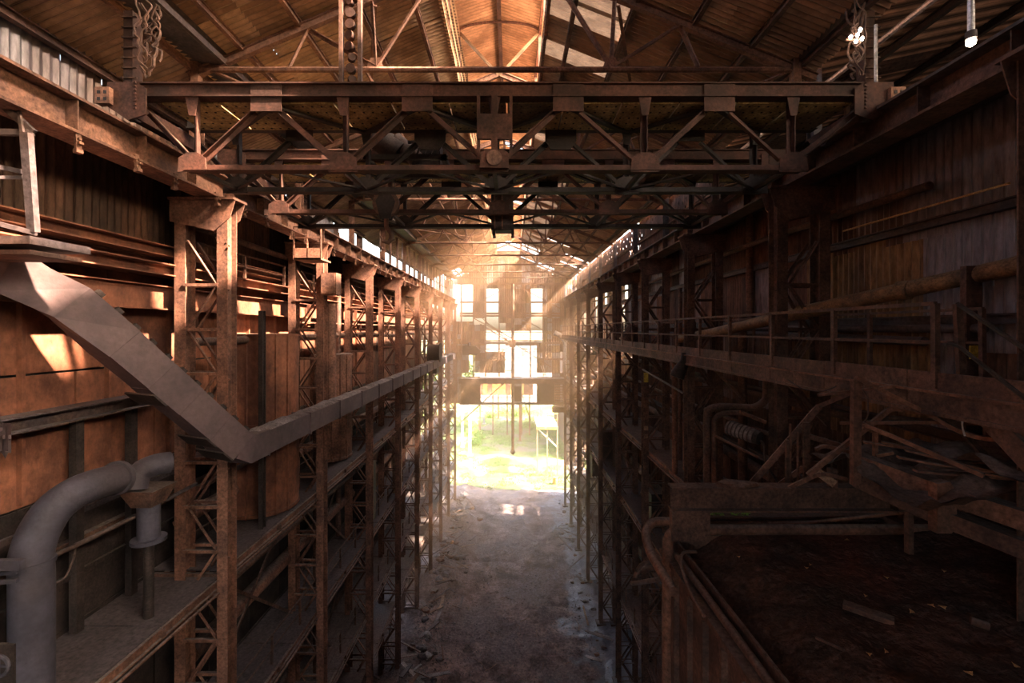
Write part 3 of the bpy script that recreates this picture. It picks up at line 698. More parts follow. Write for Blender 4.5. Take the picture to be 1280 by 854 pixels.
# hook block
r = thing('hook_block', 'round dark pulley block with hook hanging left of centre under the second bridge', 'hook', (-3.25, 11.8, E+2.3))
MB().tube([(-3.25, 11.72, E+3.25), (-3.25, 11.86, E+3.25)], .34, 24).build('sheave', 'rust_dark', r, True)
for y in (11.68, 11.88): MB().prism([(-3.5, E+3.3), (-3.35, E+3.55), (-3.15, E+3.55), (-3.0, E+3.3), (-3.12, E+2.85), (-3.38, E+2.85)], y, y+.03, 'y').build('cheek_plate', 'dark', r)
MB().tube([(-3.25, 11.8, E+2.9), (-3.25, 11.8, E+2.65), (-3.12, 11.8, E+2.5), (-3.1, 11.8, E+2.36), (-3.2, 11.8, E+2.25), (-3.34, 11.8, E+2.28), (-3.4, 11.8, E+2.42)], [.06, .06, .07, .07, .06, .04, .02], 10).build('hook', 'rust_dark', r, True)
for x in (-3.45, -3.05): MB().tube([(x, 11.8, E+3.4), (x, 11.8, E+4.1)], .018, 6).build('hoist_rope', 'dark', r, True)
# chain clumps
def chains(label, x, y, h0, h1, wd, m, n=14, seed=1):
    rnd = random.Random(seed); r = thing('chain_bundle', label, 'chain', (x, y, E+h0))
    for i in range(n):
        pts = []; z = h0+rnd.uniform(0, .5)
        a = rnd.uniform(-wd, wd); q = rnd.uniform(-.1, .1)
        while z < h1:
            pts.append((x+a, y+q, E+z)); z += rnd.uniform(.03, .16); a = max(-wd, min(wd, a+rnd.uniform(-.16, .16))); q += rnd.uniform(-.05, .05)
        if len(pts) > 2: MB().tube(bend(pts, .05, 2), rnd.uniform(.012, .028), 5).build('chain', m, r, True)
    return r
chains('tangle of rusty chains and wire hanging above the left end of the crane', -7.12, 8.95, 4.85, 6.4, .17, 'rust_dark', 9, 3)
chains('tangle of chains hanging beside the right crane post', 6.75, 8.95, 4.85, 6.4, .13, 'rust_dark', 8, 8)
r = thing('gear_rack', 'tall dark rack with gear wheels standing up from the crane left of centre', 'machine', (-3.2, 9.1, E+4.8))
MB().box((-3.42, 9.0, E+4.8), (-3.35, 9.1, E+7.0)).box((-3.05, 9.0, E+4.8), (-2.98, 9.1, E+7.0)).build('rack_frame', 'rust_dark', r)
for i in range(9): MB().tube([(-3.2+random.uniform(-.05, .05), 9.0, E+4.95+i*.22), (-3.2, 9.1, E+4.95+i*.22)], random.uniform(.06, .1), 12).build('gear_wheel', 'crane', r, True)
# hanging pipe at upper right; its glowing tip is added as a sun glint
r = thing('hanging_pipe', 'pale hanging pipe with a sun glint painted as a glowing tip, upper right', 'metal_glint', (7.55, 7.5, E+4.6))
MB().tube([(7.55, 7.5, E+4.85), (7.55, 7.5, E+7.2)], .05, 10).build('tube_body', 'bright', r, True)
MB().tube([(7.55, 7.5, E+4.78), (7.55, 7.5, E+4.9)], .075, 12).build('tube_collar', 'steel_grey', r, True)
gl = bpy.data.materials.new('glint_glow'); gl.use_nodes = True; e = gl.node_tree.nodes['Principled BSDF']; e.inputs['Emission Color'].default_value = (1, .8, .6, 1); e.inputs['Emission Strength'].default_value = 14; M['glow'] = gl
MB().tube([(7.55, 7.5, E+4.66), (7.55, 7.5, E+4.69), (7.55, 7.5, E+4.75), (7.55, 7.5, E+4.79)], [.02, .06, .065, .04], 12).build('glint_bead', 'glow', r, True)
o = MB().tube([(7.1, 8.9, E+4.3), (7.1, 8.9, E+5.95)], .03, 8).build('standing_pipe', 'bright', None, True); tag(o, 'thin pale vertical pipe behind the right crane buffer', 'pipe')
o = MB().tube([(9.0, 4, E+7.05), (9.0, 28, E+7.05)], .07, 8).build('side_pipe', 'bright', None, True); tag(o, 'pale pipe running level high above the right rail', 'pipe')
r = thing('glint_cluster', 'cluster of small glowing beads added as sun glints on the post above the right end of the crane', 'metal_glint', (6.65, 8.8, E+5.5))  # glowing beads added where sunlight glints on the metal
for x, z in ((6.5, 5.58), (6.68, 5.72), (6.6, 5.5), (6.72, 5.55), (6.63, 5.62)):
    bb = MB().tube([(x, 8.75, E+z), (x, 8.75, E+z+.04), (x, 8.75, E+z+.07)], [.02, .035, .015], 8).build('glint_bead', 'glow', r, True)
MB().bar((6.45, 8.82, E+5.6), (6.8, 8.82, E+5.6), .03).build('glint_bar', 'rust', r)

# ================================================================== LEFT SIDE: DUCT, PIPES, TANKS
r = thing('box_duct', 'long dusty grey box duct descending from upper left and turning along the left columns', 'duct', (-7.1, 12, E-3.2))
def boxduct(pts, wd, ht, name='duct_section', m='duct', flange=True):
    for a, c in zip(pts[:-1], pts[1:]):
        MB().bar(a, c, wd, ht).build(name, m, r)
A = [(-11.2, 7.2, E+1.0), (-9.5, 7.75, E+1.05), (-8.75, 8.1, E+1.0), (-8.25, 8.6, E+.45)]
Bp = Vector((-6.95, 11.6, E-3.05)); A0 = Vector(A[-1])
# swept rectangular section through the mitred bends
def sweep(pts, wd, ht, name, m):
    pts = [Vector(p) for p in pts]; b = MB(); n = len(pts)
    for i, p in enumerate(pts):
        t = (pts[min(i+1, n-1)]-p).normalized() if i < n-1 else (p-pts[i-1]).normalized()
        if 0 < i < n-1: t = ((pts[i+1]-p).normalized()+(p-pts[i-1]).normalized()).normalized()
        side = t.cross(Vector((0, 0, 1))).normalized(); up = side.cross(t).normalized()
        k = 1
        if 0 < i < n-1:
            c = (pts[i+1]-p).normalized().dot(t); k = 1/max(c, .6)
        for a, q in ((-1, -1), (1, -1), (1, 1), (-1, 1)): b.v.append(tuple(p+side*a*wd/2+up*q*ht/2*k))
    for i in range(n-1):
        for q in range(4): b.f.append((i*4+q, i*4+(q+1) % 4, i*4+4+(q+1) % 4, i*4+4+q))
    b.f.append((3, 2, 1, 0)); b.f.append(tuple((n-1)*4+q for q in range(4)))
    return b.build(name, m, r)
sweep([(-12, 7.4, E+1.05), (-9.4, 7.9, E+1.1), (-8.85, 8.1, E+1.0), (-8.3, 8.55, E+.5), Vector((-8.3, 8.55, E+.5)).lerp(Bp, .22)], .65, .72, 'duct_section', 'duct')
seg = [Vector((-8.3, 8.55, E+.5)).lerp(Bp, t) for t in (0, .22, .42, .6, .8, .97)]
for i in range(1, 5): sweep([seg[i].lerp(seg[i+1], .005), seg[i+1]], .65, .72-.015*(i % 2), 'duct_section', 'duct')
sweep([seg[5].lerp(seg[4], .1), Bp+Vector((.02, .15, -.02)), (-6.95, 12.5, E-3.08)], .62, .68, 'duct_elbow', 'duct')
y = 12.5; i = 0
while y < 52:
    L_ = 2.6
    MB().box((-7.25, y, E-3.42), (-6.68, y+L_, E-2.78)).build('duct_section', 'duct', r)
    MB().box((-7.29, y-.03, E-3.46), (-6.64, y+.03, E-2.74)).build('duct_flange', 'duct', r)
    y += L_
dirv = (Bp-A0).normalized()
for i in range(11):
    t = .02+i*.09; p = Vector((-8.3, 8.55, E+.5)).lerp(Bp, t)
    side = dirv.cross(Vector((0, 0, 1))).normalized(); up = side.cross(dirv).normalized()
    q = p+up*.38+side*.26
    MB().bar(q-dirv*.07, q+dirv*.07, .1, .09).build('clip', 'dark', r)
for t in (.48, .8, .92):
    p = Vector((-8.3, 8.55, E+.5)).lerp(Bp, t); q = p-up*.42
    MB().bar(q-side*.6, q+side*.45, .35, .04, up=up).build('support_plate', 'dark', r)
# caked dust on top of the level run
b = MB(); n = 160
for i in range(n+1):
    y = 12.2+38*i/n
    for j in range(5):
        x = -7.24+.14*j; h = (.0 if j in (0, 4) else .06+.07*noise.noise(Vector((x*3, y*2.2, 0)))+.05*noise.noise(Vector((x*7, y*8, 2))))
        b.v.append((x, y, E-2.775+max(0, h)))
for i in range(n):
    for j in range(4): a = i*5+j; b.f.append((a, a+1, a+6, a+5))
b.build('dust_crust', 'concrete', r, True)['kind'] = 'stuff'

# large elbow pipe lower left
r = thing('elbow_pipe', 'large blue-grey pipe rising from the lower left and bending towards the wall', 'pipe', (-8.6, 8, E-6.5))
pts = [(-8.5, 8, E-6.5), (-8.5, 8, E-3.6), (-8.45, 8.1, E-3.2), (-8.3, 8.35, E-2.8), (-8.1, 8.8, E-2.6), (-7.95, 9.3, E-2.5), (-8.05, 10.0, E-2.72)]
p0 = P(40, 854, 8.0); p0 = Vector((-8.42, 8, E-6.3))
pts = [Vector((-8.42, 8, E-6.45)), Vector((-8.42, 8, E-4.3)), P(38, 700, 8.0), P(46, 668, 8.05), P(66, 636, 8.3), P(92, 616, 8.6), P(120, 605, 9.0), P(146, 598, 9.5)]
MB().tube(bend(pts, .3, 3), .3, 24).build('pipe_body', 'pipe_blue', r, True)
MB().tube([P(39, 702, 8)+Vector((0, 0, .02)), P(39, 705, 8)+Vector((0, 0, -.02))], .325, 24).build('pipe_seam', 'pipe_blue', r, True)
MB().tube([P(144, 598.5, 9.46), P(149, 597, 9.56)], .35, 24).build('pipe_flange', 'pipe_blue', r, True)
MB().box((-8.75, 7.66, E-6.1), (-8.38, 7.72, E-5.3)).build('rust_hole', 'dark', r)
# second vent with hopper
r = thing('vent_hopper', 'capped grey vent pipe with square hopper and round foot flange behind the first column', 'pipe', (-8.1, 10.3, E-4.9))
X, Y = P(186, 600, 10.3)[0], 10.3
MB().tube(bend([P(168, 612, 10.0), P(172, 590, 10.1), P(196, 580, 10.3), P(212, 578, 10.5)], .2, 4), .24, 20).build('cap', 'pipe_blue', r, True)
b = MB(); t0 = E-3.55; b.add([(X-.38, Y-.38, t0), (X+.38, Y-.38, t0), (X+.38, Y+.38, t0), (X-.38, Y+.38, t0), (X-.22, Y-.22, t0-.4), (X+.22, Y-.22, t0-.4), (X+.22, Y+.22, t0-.4), (X-.22, Y+.22, t0-.4)], [(0,1,2,3),(7,6,5,4),(0,4,5,1),(1,5,6,2),(2,6,7,3),(3,7,4,0)]); b.build('hopper', 'rust_dark', r)
MB().tube([(X, Y, t0-.3), (X, Y, E-4.75)], .22, 20).build('pipe_body', 'pipe_blue', r, True); MB().tube([(X, Y, E-6.5), (X, Y, E-4.7)], .1, 12).build('stub', 'dark', r, True); MB().tube([(X, Y, E-4.78), (X, Y, E-4.7)], .34, 24).build('foot_flange', 'pipe_blue', r, True)
def pipe(label, pts, rad, m='rust_dark', name='pipe', cat='pipe', bendr=.15, n=10, group=None):
    o = MB().tube(bend(pts, bendr, 4) if len(pts) > 2 else pts, rad, n).build(name, m, None, True); return tag(o, label, cat, group)
pipe('thin pipe slanting up behind the big grey elbow pipe', [P(30, 712, 8.6), P(110, 675, 9.3), P(170, 645, 10.2)], .05, 'steel_grey')
pipe('thin pipe rising right of the vent hopper to the first column', [P(205, 626, 10.7), P(245, 605, 11.9)], .045, 'steel_grey')
pipe('thin drooping wire behind the grey elbow pipe', [P(60, 732, 8.8), P(80, 726, 9), P(92, 700, 9.2), P(96, 680, 9.4)], .018, 'steel_grey')
longbeam('ledge_beam', 'dusty ledge beam on the left wall just under the sloping duct', -9.2, 3, 12, -1.75, .45, .3, 'steel_grey')
for px in (91, 160): 
    d = 9.3*570/(640-px); o = MB().box((-9.3, d-.09, E-6.4), (-9.14, d+.09, E-1.9)).build('ledge_post', 'dark'); tag(o, 'dark post under the ledge beam of the left wall', 'post', 'posts under the left ledge')
o = MB().bar((-9.3, 6, E-3.9), (-9.3, 29, E-3.9), .08, .12).build('wall_rail', 'steel_grey'); tag(o, 'lower rail fixed along the left wall behind the pipes', 'rail')
o = MB().bar((-9.3, 6, E-5.2), (-9.3, 29, E-5.2), .08, .1).build('wall_rail', 'dark'); tag(o, 'lowest rail along the left wall just above the platform', 'rail')
r = thing('cloth_bag', 'pale grey rag hanging at the left edge on the ledge beam', 'rag', P(4, 570, 8))
b = MB(); 
for i in range(9):
    for j in range(7):
        p = P(-8+22*j/6, 529+40*i/8+ (5*sin(j*2) if i == 8 else 0), 7.9+.08*sin(j*1.7+i*.5)); b.v.append(tuple(p))
for i in range(8):
    for j in range(6): a = i*7+j; b.f.append((a, a+1, a+8, a+7))
b.build('cloth', 'duct', r, True)
# valve wheel at bottom left corner
r = thing('valve_wheel', 'blue-grey hand wheel in the bottom left corner', 'wheel', P(0, 833, 7.2))
c = P(-2, 833, 7.2); MB().tube([c+Vector((.16*cos(a), 0, .16*sin(a))) for a in [2*pi*i/20 for i in range(21)]], .03, 8, False).build('rim', 'pipe_blue', r, True)
MB().bar(c-Vector((.15, 0, 0)), c+Vector((.15, 0, 0)), .03).bar(c-Vector((0, 0, .15)), c+Vector((0, 0, .15)), .03).build('spokes', 'pipe_blue', r)
for i, (a, c) in enumerate(((P(0, 706, 7.4), P(28, 706, 7.4)), (P(0, 724, 7.4), P(22, 715, 7.5)), (P(0, 735, 7.3), P(22, 726, 7.4)))):
    o = MB().bar(a-Vector((1.2, 0, 0)), c, .1 if i == 0 else .06, .16 if i == 0 else .06).build('side_bar', 'pipe_blue'); tag(o, ['flat dark beam end at the left edge beside the big elbow pipe', 'upper of two thin bars at the left edge beside the elbow pipe', 'lower of two thin bars at the left edge beside the elbow pipe'][i], 'bar')
# steel bracket structure in the upper left corner
r = thing('corner_bracket', 'dark braced steel bracket cut off by the upper left edge', 'bracket', P(20, 300, 7))
for a, c, wd in (((-30, 100), (42, 166), .1), ((-20, 165), (42, 166), .09), ((33, 166), (42, 290), .13), ((-20, 205), (34, 216), .07), ((-20, 222), (34, 222), .05), ((-20, 275), (46, 292), .07), ((28, 166), (22, 130), .05)):
    MB().bar(P(*a, 7.0), P(*c, 7.2), wd, wd*.7, up=(0, 1, 0)).build('bracket_bar', 'steel_grey', r)
MB().box((-8.6, 6.9, E+1.3), (-7.3, 7.9, E+1.42)).build('bracket_shelf', 'steel_grey', r); MB().box((-8.6, 6.95, E+1.15), (-7.35, 7.8, E+1.22)).build('bracket_shelf', 'rust_dark', r)
# tank between first and second left columns
def tank(label, x, y, rad, h0, h1, m='rust_red'):
    r = thing('storage_tank', label, 'tank', (x, y, E+h0))
    MB().tube([(x, y, E+h0), (x, y, E+h1)], rad, 36).build('tank_shell', m, r, True)
    for h in (h0+.1, (h0+h1)/2, h1-.05): MB().tube([(x, y, E+h-.04), (x, y, E+h+.04)], rad+.04, 36).build('tank_hoop', m, r, True)
    for i in range(8):
        a = -pi/2+(i-3.5)*.35; MB().box((x+(rad+.02)*cos(a)-.03, y+(rad+.02)*sin(a)-.03, E+h0), (x+(rad+.02)*cos(a)+.03, y+(rad+.02)*sin(a)+.03, E+h1)).build('tank_rib', m, r)
tank('large rusty cylindrical tank standing behind the first and second left columns', -9.0, 16.3, 1.25, -6.3, -.15)
tank('rusty tank behind the third left column', -9.1, 22.6, 1.1, -6.3, -1.2, 'rust')
for i, y in enumerate((14.6,)):
    o = MB().ibeam((-8.0-.25*i, y, E-6.35), (-8.0-.25*i, y, E+.6), .14, .2, up=(0, 1, 0)).build('tank_post', 'dark'); tag(o, 'upright beam before the rusty tank, left of the second column' if i == 0 else 'upright beam close beside the rusty tank, nearer the second column', 'post')
# orange cabinet, round pipe below it, small cage platform on the second column
r = thing('control_box', 'orange-rust control box fixed to the second left column', 'box', P(418, 356, 18.5))
q = P(408, 370, 18.2); MB().box((q[0], 17.6, q[2]), (q[0]+.62, 18.1, q[2]+.85)).build('box_body', 'rust', r); MB().box((q[0]+.05, 17.57, q[2]+.05), (q[0]+.57, 17.6, q[2]+.8)).build('box_door', 'rust', r)
pipe('round vertical stack below the orange control box', [P(413, 380, 18.6), P(413, 500, 18.6)], .22, 'rust', n=16)
r = thing('cage_platform', 'small railed cage platform hanging by the second left column', 'platform', P(385, 322, 16.5))
q = P(372, 326, 16.3); x0, x1, z = q[0], q[0]+.95, q[2]
MB().box((x0, 16.0, z), (x1, 16.9, z+.06)).build('cage_floor', 'rust', r); MB().box((x0, 16.0, z), (x1, 16.04, z+.4)).build('toe_board', 'rust', r)
for x in (x0, (x0+x1)/2, x1): MB().box((x-.02, 16.0, z), (x+.02, 16.04, z+1.15)).build('cage_post', 'rust', r)
for h in (.75, 1.13): MB().box((x0, 16.0, z+h), (x1, 16.04, z+h+.04)).build('cage_rail', 'rust', r)
# lines of pipes and cable trays along both walls
rnd = random.Random(4)
Lp = [(-8.9, -3.6, .14), (-8.7, -4.4, .07), (-9.2, -5.3, .2), (-8.3, -7.4, .09), (-8.9, -9.0, .25), (-8.5, -12.3, .12), (-8.9, -13.6, .18), (-8.8, -19.6, .3), (-8.9, 2.9, .1), (-8.8, -.35, .12)]
nmL = ['beside the box duct', 'just below the box duct', 'thick, above the top walkway', 'under the top walkway', 'thick, between the top two walkways', 'under the second walkway', 'above the third walkway', 'thick, low near the floor', 'high under the rail girder', 'at the top of the tanks']
for (x, h, rad), d in zip(Lp, nmL):
    pts = [(x, 12.6, E+h)]; y = 12.6
    while y < 60: y += rnd.uniform(5, 9); pts += [(x+rnd.uniform(-.05, .05), min(y, 62), E+h+rnd.uniform(-.12, .12))]
    pipe('rusty pipe along the left wall, ' + d, pts, rad, 'rust_dark' if rad < .2 else 'rust', n=12)
Rp = [(8.95, -2.3, .12), (8.6, -3.5, .08), (8.7, -5.0, .18), (8.3, -7.4, .1), (8.7, -9.6, .22), (8.4, -12.5, .14), (8.7, -15, .2), (8.6, -20.5, .3), (8.7, 3.0, .09), (8.6, -.25, .1)]
nmR = ['just below the railed walkway', 'second below the railed walkway', 'thick, above the second walkway', 'under the second walkway', 'thick, above the third walkway', 'under the third walkway', 'above the lowest walkway', 'thick, low near the floor', 'high under the rail girder', 'grey, behind the long railing']
for (x, h, rad), d in zip(Rp, nmR):
    pts = [(x, 9.5 if h > -1 else 12, E+h)]; y = 10
    while y < 60: y += rnd.uniform(5, 9); pts += [(x+rnd.uniform(-.05, .05), min(y, 62), E+h+rnd.uniform(-.12, .12))]
    pipe('rusty pipe along the right wall, ' + d, pts, rad, 'steel_grey' if 'grey' in d else 'rust_dark', n=12)
# vertical risers and machines behind the columns
for i in range(16):
    s = -1 if i % 2 else 1; y = 15+rnd.uniform(0, 40); x = s*(8.6 if s < 0 else 8.3)+rnd.uniform(-.2, .2); a, c = sorted((rnd.uniform(-19, -8), rnd.uniform(-6, 2.6)))
    pipe('vertical riser pipe behind the %s columns' % ('left' if s < 0 else 'right'), [(x, y, E+a), (x, y, E+c)], rnd.uniform(.06, .16), 'rust_dark', group='riser pipes behind the %s columns' % ('left' if s < 0 else 'right'))
def box_machine(label, x, y, h, sx, sy, sz, m='rust_dark'):
    r = thing('machine_box', label, 'cabinet', (x, y, E+h))
    MB().box((x-sx/2, y-sy/2, E+h), (x+sx/2, y+sy/2, E+h+sz)).build('housing', m, r)
    MB().box((x-sx/2+.06, y-sy/2-.03, E+h+.08), (x+sx/2-.06, y-sy/2, E+h+sz*.6)).build('panel', m, r)
    MB().box((x-sx/2-.04, y-sy/2-.04, E+h+sz), (x+sx/2+.04, y+sy/2+.04, E+h+sz+.05)).build('lid', m, r)
    for q in (-.3, .3): MB().box((x+q*sx-.03, y-.05, E+h-.3), (x+q*sx+.03, y+.05, E+h)).build('foot', m, r)
box_machine('tall dark cabinet on the second walkway behind the third left column', -8.3, 25.5, -10.7, 1.1, .9, 3.2, 'dark')
box_machine('dark box cabinet high among the far left columns', -7.6, 44, -4.2, .9, 1.4, 2.6, 'dark')
box_machine('rusty box beside the small pipes right of the third right column', 7.7, 19.2, -6.0, .8, .6, 2.0, 'rust')
box_machine('dark drum housing on the third right walkway', 8.1, 25, -10.5, 1.2, 1.0, 1.6, 'dark')
box_machine('dark housing among the far right columns near the floor', 7.6, 41, -13, 1.0, 1.2, 1.8, 'dark')
box_machine('dark hanging box on the right columns above the low walkway', 7.6, 37, -10.5, 1.0, .8, 2.4, 'dark')
o = MB().box((-7.95, 30.3, E-10.9), (-7.35, 30.45, E-6.8)).build('door_panel', 'wood'); tag(o, 'upright pale yellow board leaning in the left columns', 'board')
# bulky dark heaps near the far end on the left rail
r = thing('cable_drum', 'dark drum wrapped in cloth beside the far left columns above the duct', 'drum', (-6.9, 40, E-2.4))
MB().tube([(-7.3, 40, E-2.0), (-6.3, 40, E-2.0)], .7, 20).build('drum_body', 'dark', r, True)
for x in (-7.3, -6.3): MB().tube([(x-.04, 40, E-2.0), (x+.04, 40, E-2.0)], .85, 20).build('drum_flange', 'dark', r, True)
# cross bracing between left columns (seen edge-on towards the far end)
for s, X in ((-1, -8.6), (1, 8.1)):
    for k in range(2, 10):
        for h0, h1 in ((-11, -6.6), (-17.5, -11.2), (-22.8, -18)):
            o = MB().bar((X, 6*k+.3, E+h0), (X, 6*k+5.7, E+h1), .09, .05, up=(1, 0, 0)).bar((X+.06, 6*k+.3, E+h1), (X+.06, 6*k+5.7, E+h0), .09, .05, up=(1, 0, 0)).build('cross_brace', 'rust_dark')
            tag(o, 'crossed flat brace between two columns of the %s row' % ('left' if s < 0 else 'right'), 'brace', 'cross braces of the %s row' % ('left' if s < 0 else 'right'))

# ================================================================== RIGHT SIDE
r = thing('sloping_pipe', 'thick ochre pipe sloping down along the right wall past the column', 'pipe', P(1130, 364, 9))
MB().tube([P(1290, 327, 8.0), P(1258, 335, 8.3), P(1130, 363, 9.6), P(1005, 390, 12.0), P(900, 414, 16.5), P(850, 424, 20)], .17, 20).build('pipe_body', 'pipe_ochre', r, True)
for d, p in ((9.6, (1130, 363)), (12.0, (1005, 390))):
    a = P(*p, d); MB().tube([a-Vector((.04, -.1, 0)), a+Vector((.04, -.1, 0))], .2, 20).build('pipe_collar', 'pipe_ochre', r, True)
pipe('thin pale yellow rod running level high on the right wall', [P(1262, 229, 8.0), P(1054, 289, 12.0)], .022, 'rope', name='wall_rod', cat='rod')
pipe('brown vertical pipe on the right wall beside the second column', [P(937, 262, 17.2), P(937, 398, 17.2)], .13, 'rust', n=14)
pipe('dark grey pipe level behind the railing on the right', [(8.7, 8.4, E+.02), (8.7, 17, E+.02)], .09, 'steel_grey', n=12)
o = MB().box((8.6, 8.55, E-.55), (8.8, 8.6, E-.3)).build('yellow_plate', 'yellow'); tag(o, 'small yellow plate low beside the right edge column', 'sign')
o = MB().box((8.55, 8.58, E-2.0), (8.85, 8.7, E+1.2)).build('wall_post', 'rust_dark'); tag(o, 'dark post carrying the small yellow plate at right', 'post')
# U pipes and lagged cylinder
U = 12.6
pipe('outer of two pipes bent in a U below the right walkway', [(7.4, U, E-6.2), (7.4, U, E-5.4), (P(884, 0, U)[0], U, E-5.4), P(884, 600, U), P(884, 512, U), P(898, 508, U), P(945, 510, U), P(958, 500, U), P(958, 470, U)], .1, 'rust_dark', n=12)
pipe('inner of two pipes bent in a U below the right walkway', [(7.6, U-.2, E-6.2), (7.6, U-.2, E-5.1), (P(893, 0, U-.2)[0], U-.2, E-5.1), P(893, 600, U-.2), P(893, 522, U-.2), P(905, 516, U-.2), P(925, 516, U-.2)], .07, 'rust_dark', n=12)
r = thing('lagged_cylinder', 'grey lagged cylinder lying below the right walkway beside the bent pipes', 'cylinder', P(928, 540, 12))
a, c = P(911, 534, 12.2), P(944, 546, 11.6); MB().tube([a, c], .19, 20).build('lagging', 'concrete', r, True)
for i in range(6): q = a.lerp(c, .08+.15*i); MB().tube([q, q+(c-a).normalized()*.03], .205, 20).build('band', 'steel_grey', r, True)
MB().tube([c, c+(c-a).normalized()*.12], .17, 20).build('end_cap', 'dark', r, True)
pipe('hose drooping from the lagged cylinder', [P(943, 545, 11.62), P(956, 555, 11.5), P(955, 575, 11.5), (7.2, 11.8, E-4.5), (7.2, 12.2, E-6.3)], .03, 'steel_grey')
pipe('thin bar sloping below the lagged cylinder', [P(894, 545, 12.2), P(948, 572, 11.6)], .035, 'rust')
pipe('short pale bar right of the bent pipes', [P(925, 515, 12), P(957, 528, 12)], .05, 'rust')
pipe('thin cable sagging under the right walkway', [P(985, 475, 9.5), P(1005, 488, 9.2), P(1030, 490, 9), P(1045, 483, 8.8)], .012, 'steel_grey')
pipe('thin rod crossing in front of the third right column', [(6.86, 23.9, E-2.1), (6.86, 18.2, E-2.55)], .045, 'steel_grey')
pipe('upright brown stack between the right columns below the walkway', [(7.1, 19.9, E-1.3), (7.1, 19.9, E-6.3)], .12, 'rust', n=14)
r = thing('funnel_pipe', 'dark flared funnel fixed on the third right column at walkway height', 'funnel', P(852, 470, 17.3)); MB().tube([P(846, 472, 17.2), P(850, 462, 17.2), P(856, 452, 17.2), P(857, 441, 17.2)], [.26, .24, .17, .15], 18).build('funnel_body', 'dark', r, True)
r = thing('funnel_pipe', 'dark flared spout leaning on the long railing far down the right side', 'funnel', P(785, 418, 27)); MB().tube([P(782, 428, 27), P(788, 418, 27), P(791, 408, 27)], [.45, .35, .3], 18).build('funnel_body', 'rust_dark', r, True)
for i, py in enumerate((478, 538, 548)):
    q = P(803 if i == 0 else 811, py, 23.8); o = MB().box((6.88, 23.76, q[2]), (7.1, 23.8, q[2]+(.5 if i == 0 else .22))).build('small_plate', 'yellow' if i == 0 else 'wood'); tag(o, ['pale yellow plate on the fourth right column', 'upper small pale tag on the right columns', 'lower small pale tag on the right columns'][i], 'plate')
# stair with railing (left of the hopper corner)
r = thing('steel_stair', 'narrow steel stair climbing to the right walkway beside the big bin', 'stair', P(990, 560, 9))
MB().bar(P(940, 604, 9.6), P(1024, 508, 9.2), .06, .12).build('stair_rail', 'rust_dark', r); MB().bar(P(1024, 508, 9.2), P(1066, 491, 8.6), .06, .08).build('stair_rail', 'rust_dark', r)
MB().bar(P(1008, 528, 9.2), P(1008, 610, 9.2), .13, .05).build('stair_post', 'rust_dark', r); MB().bar(P(984, 550, 9.3), P(984, 610, 9.3), .06).build('stair_post', 'rust_dark', r)
MB().bar(P(988, 530, 9.3), P(988, 610, 9.3), .03).build('stair_post', 'rust', r); MB().bar(P(997, 540, 9.3), P(997, 612, 9.3), .03).build('stair_post', 'rust', r)
MB().bar(P(975, 606, 9.5), P(1004, 585, 9.3), .06, .1).build('stringer', 'rust', r)
# stair down at the right edge
r = thing('edge_stair', 'steel stair with two sloping handrails coming down at the right edge', 'stair', P(1240, 500, 6))
MB().tube([P(1197, 380, 6.7), P(1290, 442, 5.5)], .03, 8).build('handrail', 'dark', r, True); MB().tube([P(1186, 429, 6.8), P(1200, 434, 6.6), P(1290, 505, 5.5)], .028, 8).build('handrail', 'dark', r, True)
MB().bar(P(1197, 380, 6.7), P(1204, 510, 6.7), .1, .06).build('stair_post', 'rust_dark', r)
MB().bar(P(1206, 492, 6.7), P(1300, 590, 5.6), .06, .3).build('stringer', 'rust_dark', r); MB().bar(P(1228, 492, 6.9), P(1310, 570, 5.7), .06, .2).build('stringer', 'rust_dark', r)
for i in range(5): MB().box((6.9, 6.0+.35*i, E-1.0-.0*i), (8.4, 6.3+.35*i, E-.97)).build('tread', 'rust_dark', r)
MB().box((6.9, 5.0, E-1.45), (9.0, 6.4, E-1.4)).build('landing_plate', 'rust_dark', r)

# ---- the dirt filled bin
BZ = -4.0
r = thing('dirt_bin', 'open steel bin filled with dark soil at the lower right', 'bin', (5.8, 6.4, E-6.5))
# side wall and edge troughs on the aisle side
MB().box((3.02, 3.5, E-7.5), (3.08, 9.2, E-4.45)).build('side_plate', 'rust_dark', r)
MB().box((2.98, 3.5, E-4.5), (3.3, 9.2, E-4.4)).build('edge_flange', 'rust_dark', r); MB().box((3.28, 3.5, E-4.6), (3.32, 9.2, E-4.22)).build('edge_lip', 'rust_dark', r)
for i in range(9): MB().box((2.93, 3.9+.62*i, E-7), (3.02, 3.97+.62*i, E-4.5)).build('side_rib', 'rust_dark', r)
MB().box((3.02, 9.15, E-7.5), (9, 9.2, E-4.15)).build('rear_plate', 'rust_dark', r)
MB().tube([(3.14, 3.6, E-4.3), (3.12, 8.6, E-4.28)], .06, 10).build('edge_pipe', 'rust_dark', r, True)
def soil_h(x, y):
    e = min(1, max(0, (x-3.3)/1.2)); return -4.45+.42*(e*e*(3-2*e))+.10*noise.noise(Vector((x*1.1, y*1.3, 0)))+.05*noise.noise(Vector((x*4, y*4, 3)))+.025*noise.noise(Vector((x*12, y*12, 6)))+.35*max(0, (x-6.4)/2.5)
b = MB(); nx, ny = 130, 110
for j in range(ny+1):
    for i in range(nx+1):
        x = 3.3+6.0*i/nx; y = 3.6+5.5*j/ny; b.v.append((x, y, E+soil_h(x, y)))
for j in range(ny):
    for i in range(nx): a = j*(nx+1)+i; b.f.append((a, a+1, a+nx+2, a+nx+1))
o = b.build('soil_heap', 'soot', None, True); tag(o, 'dark reddish soil heaped in the bin at the lower right', 'soil'); o['kind'] = 'stuff'
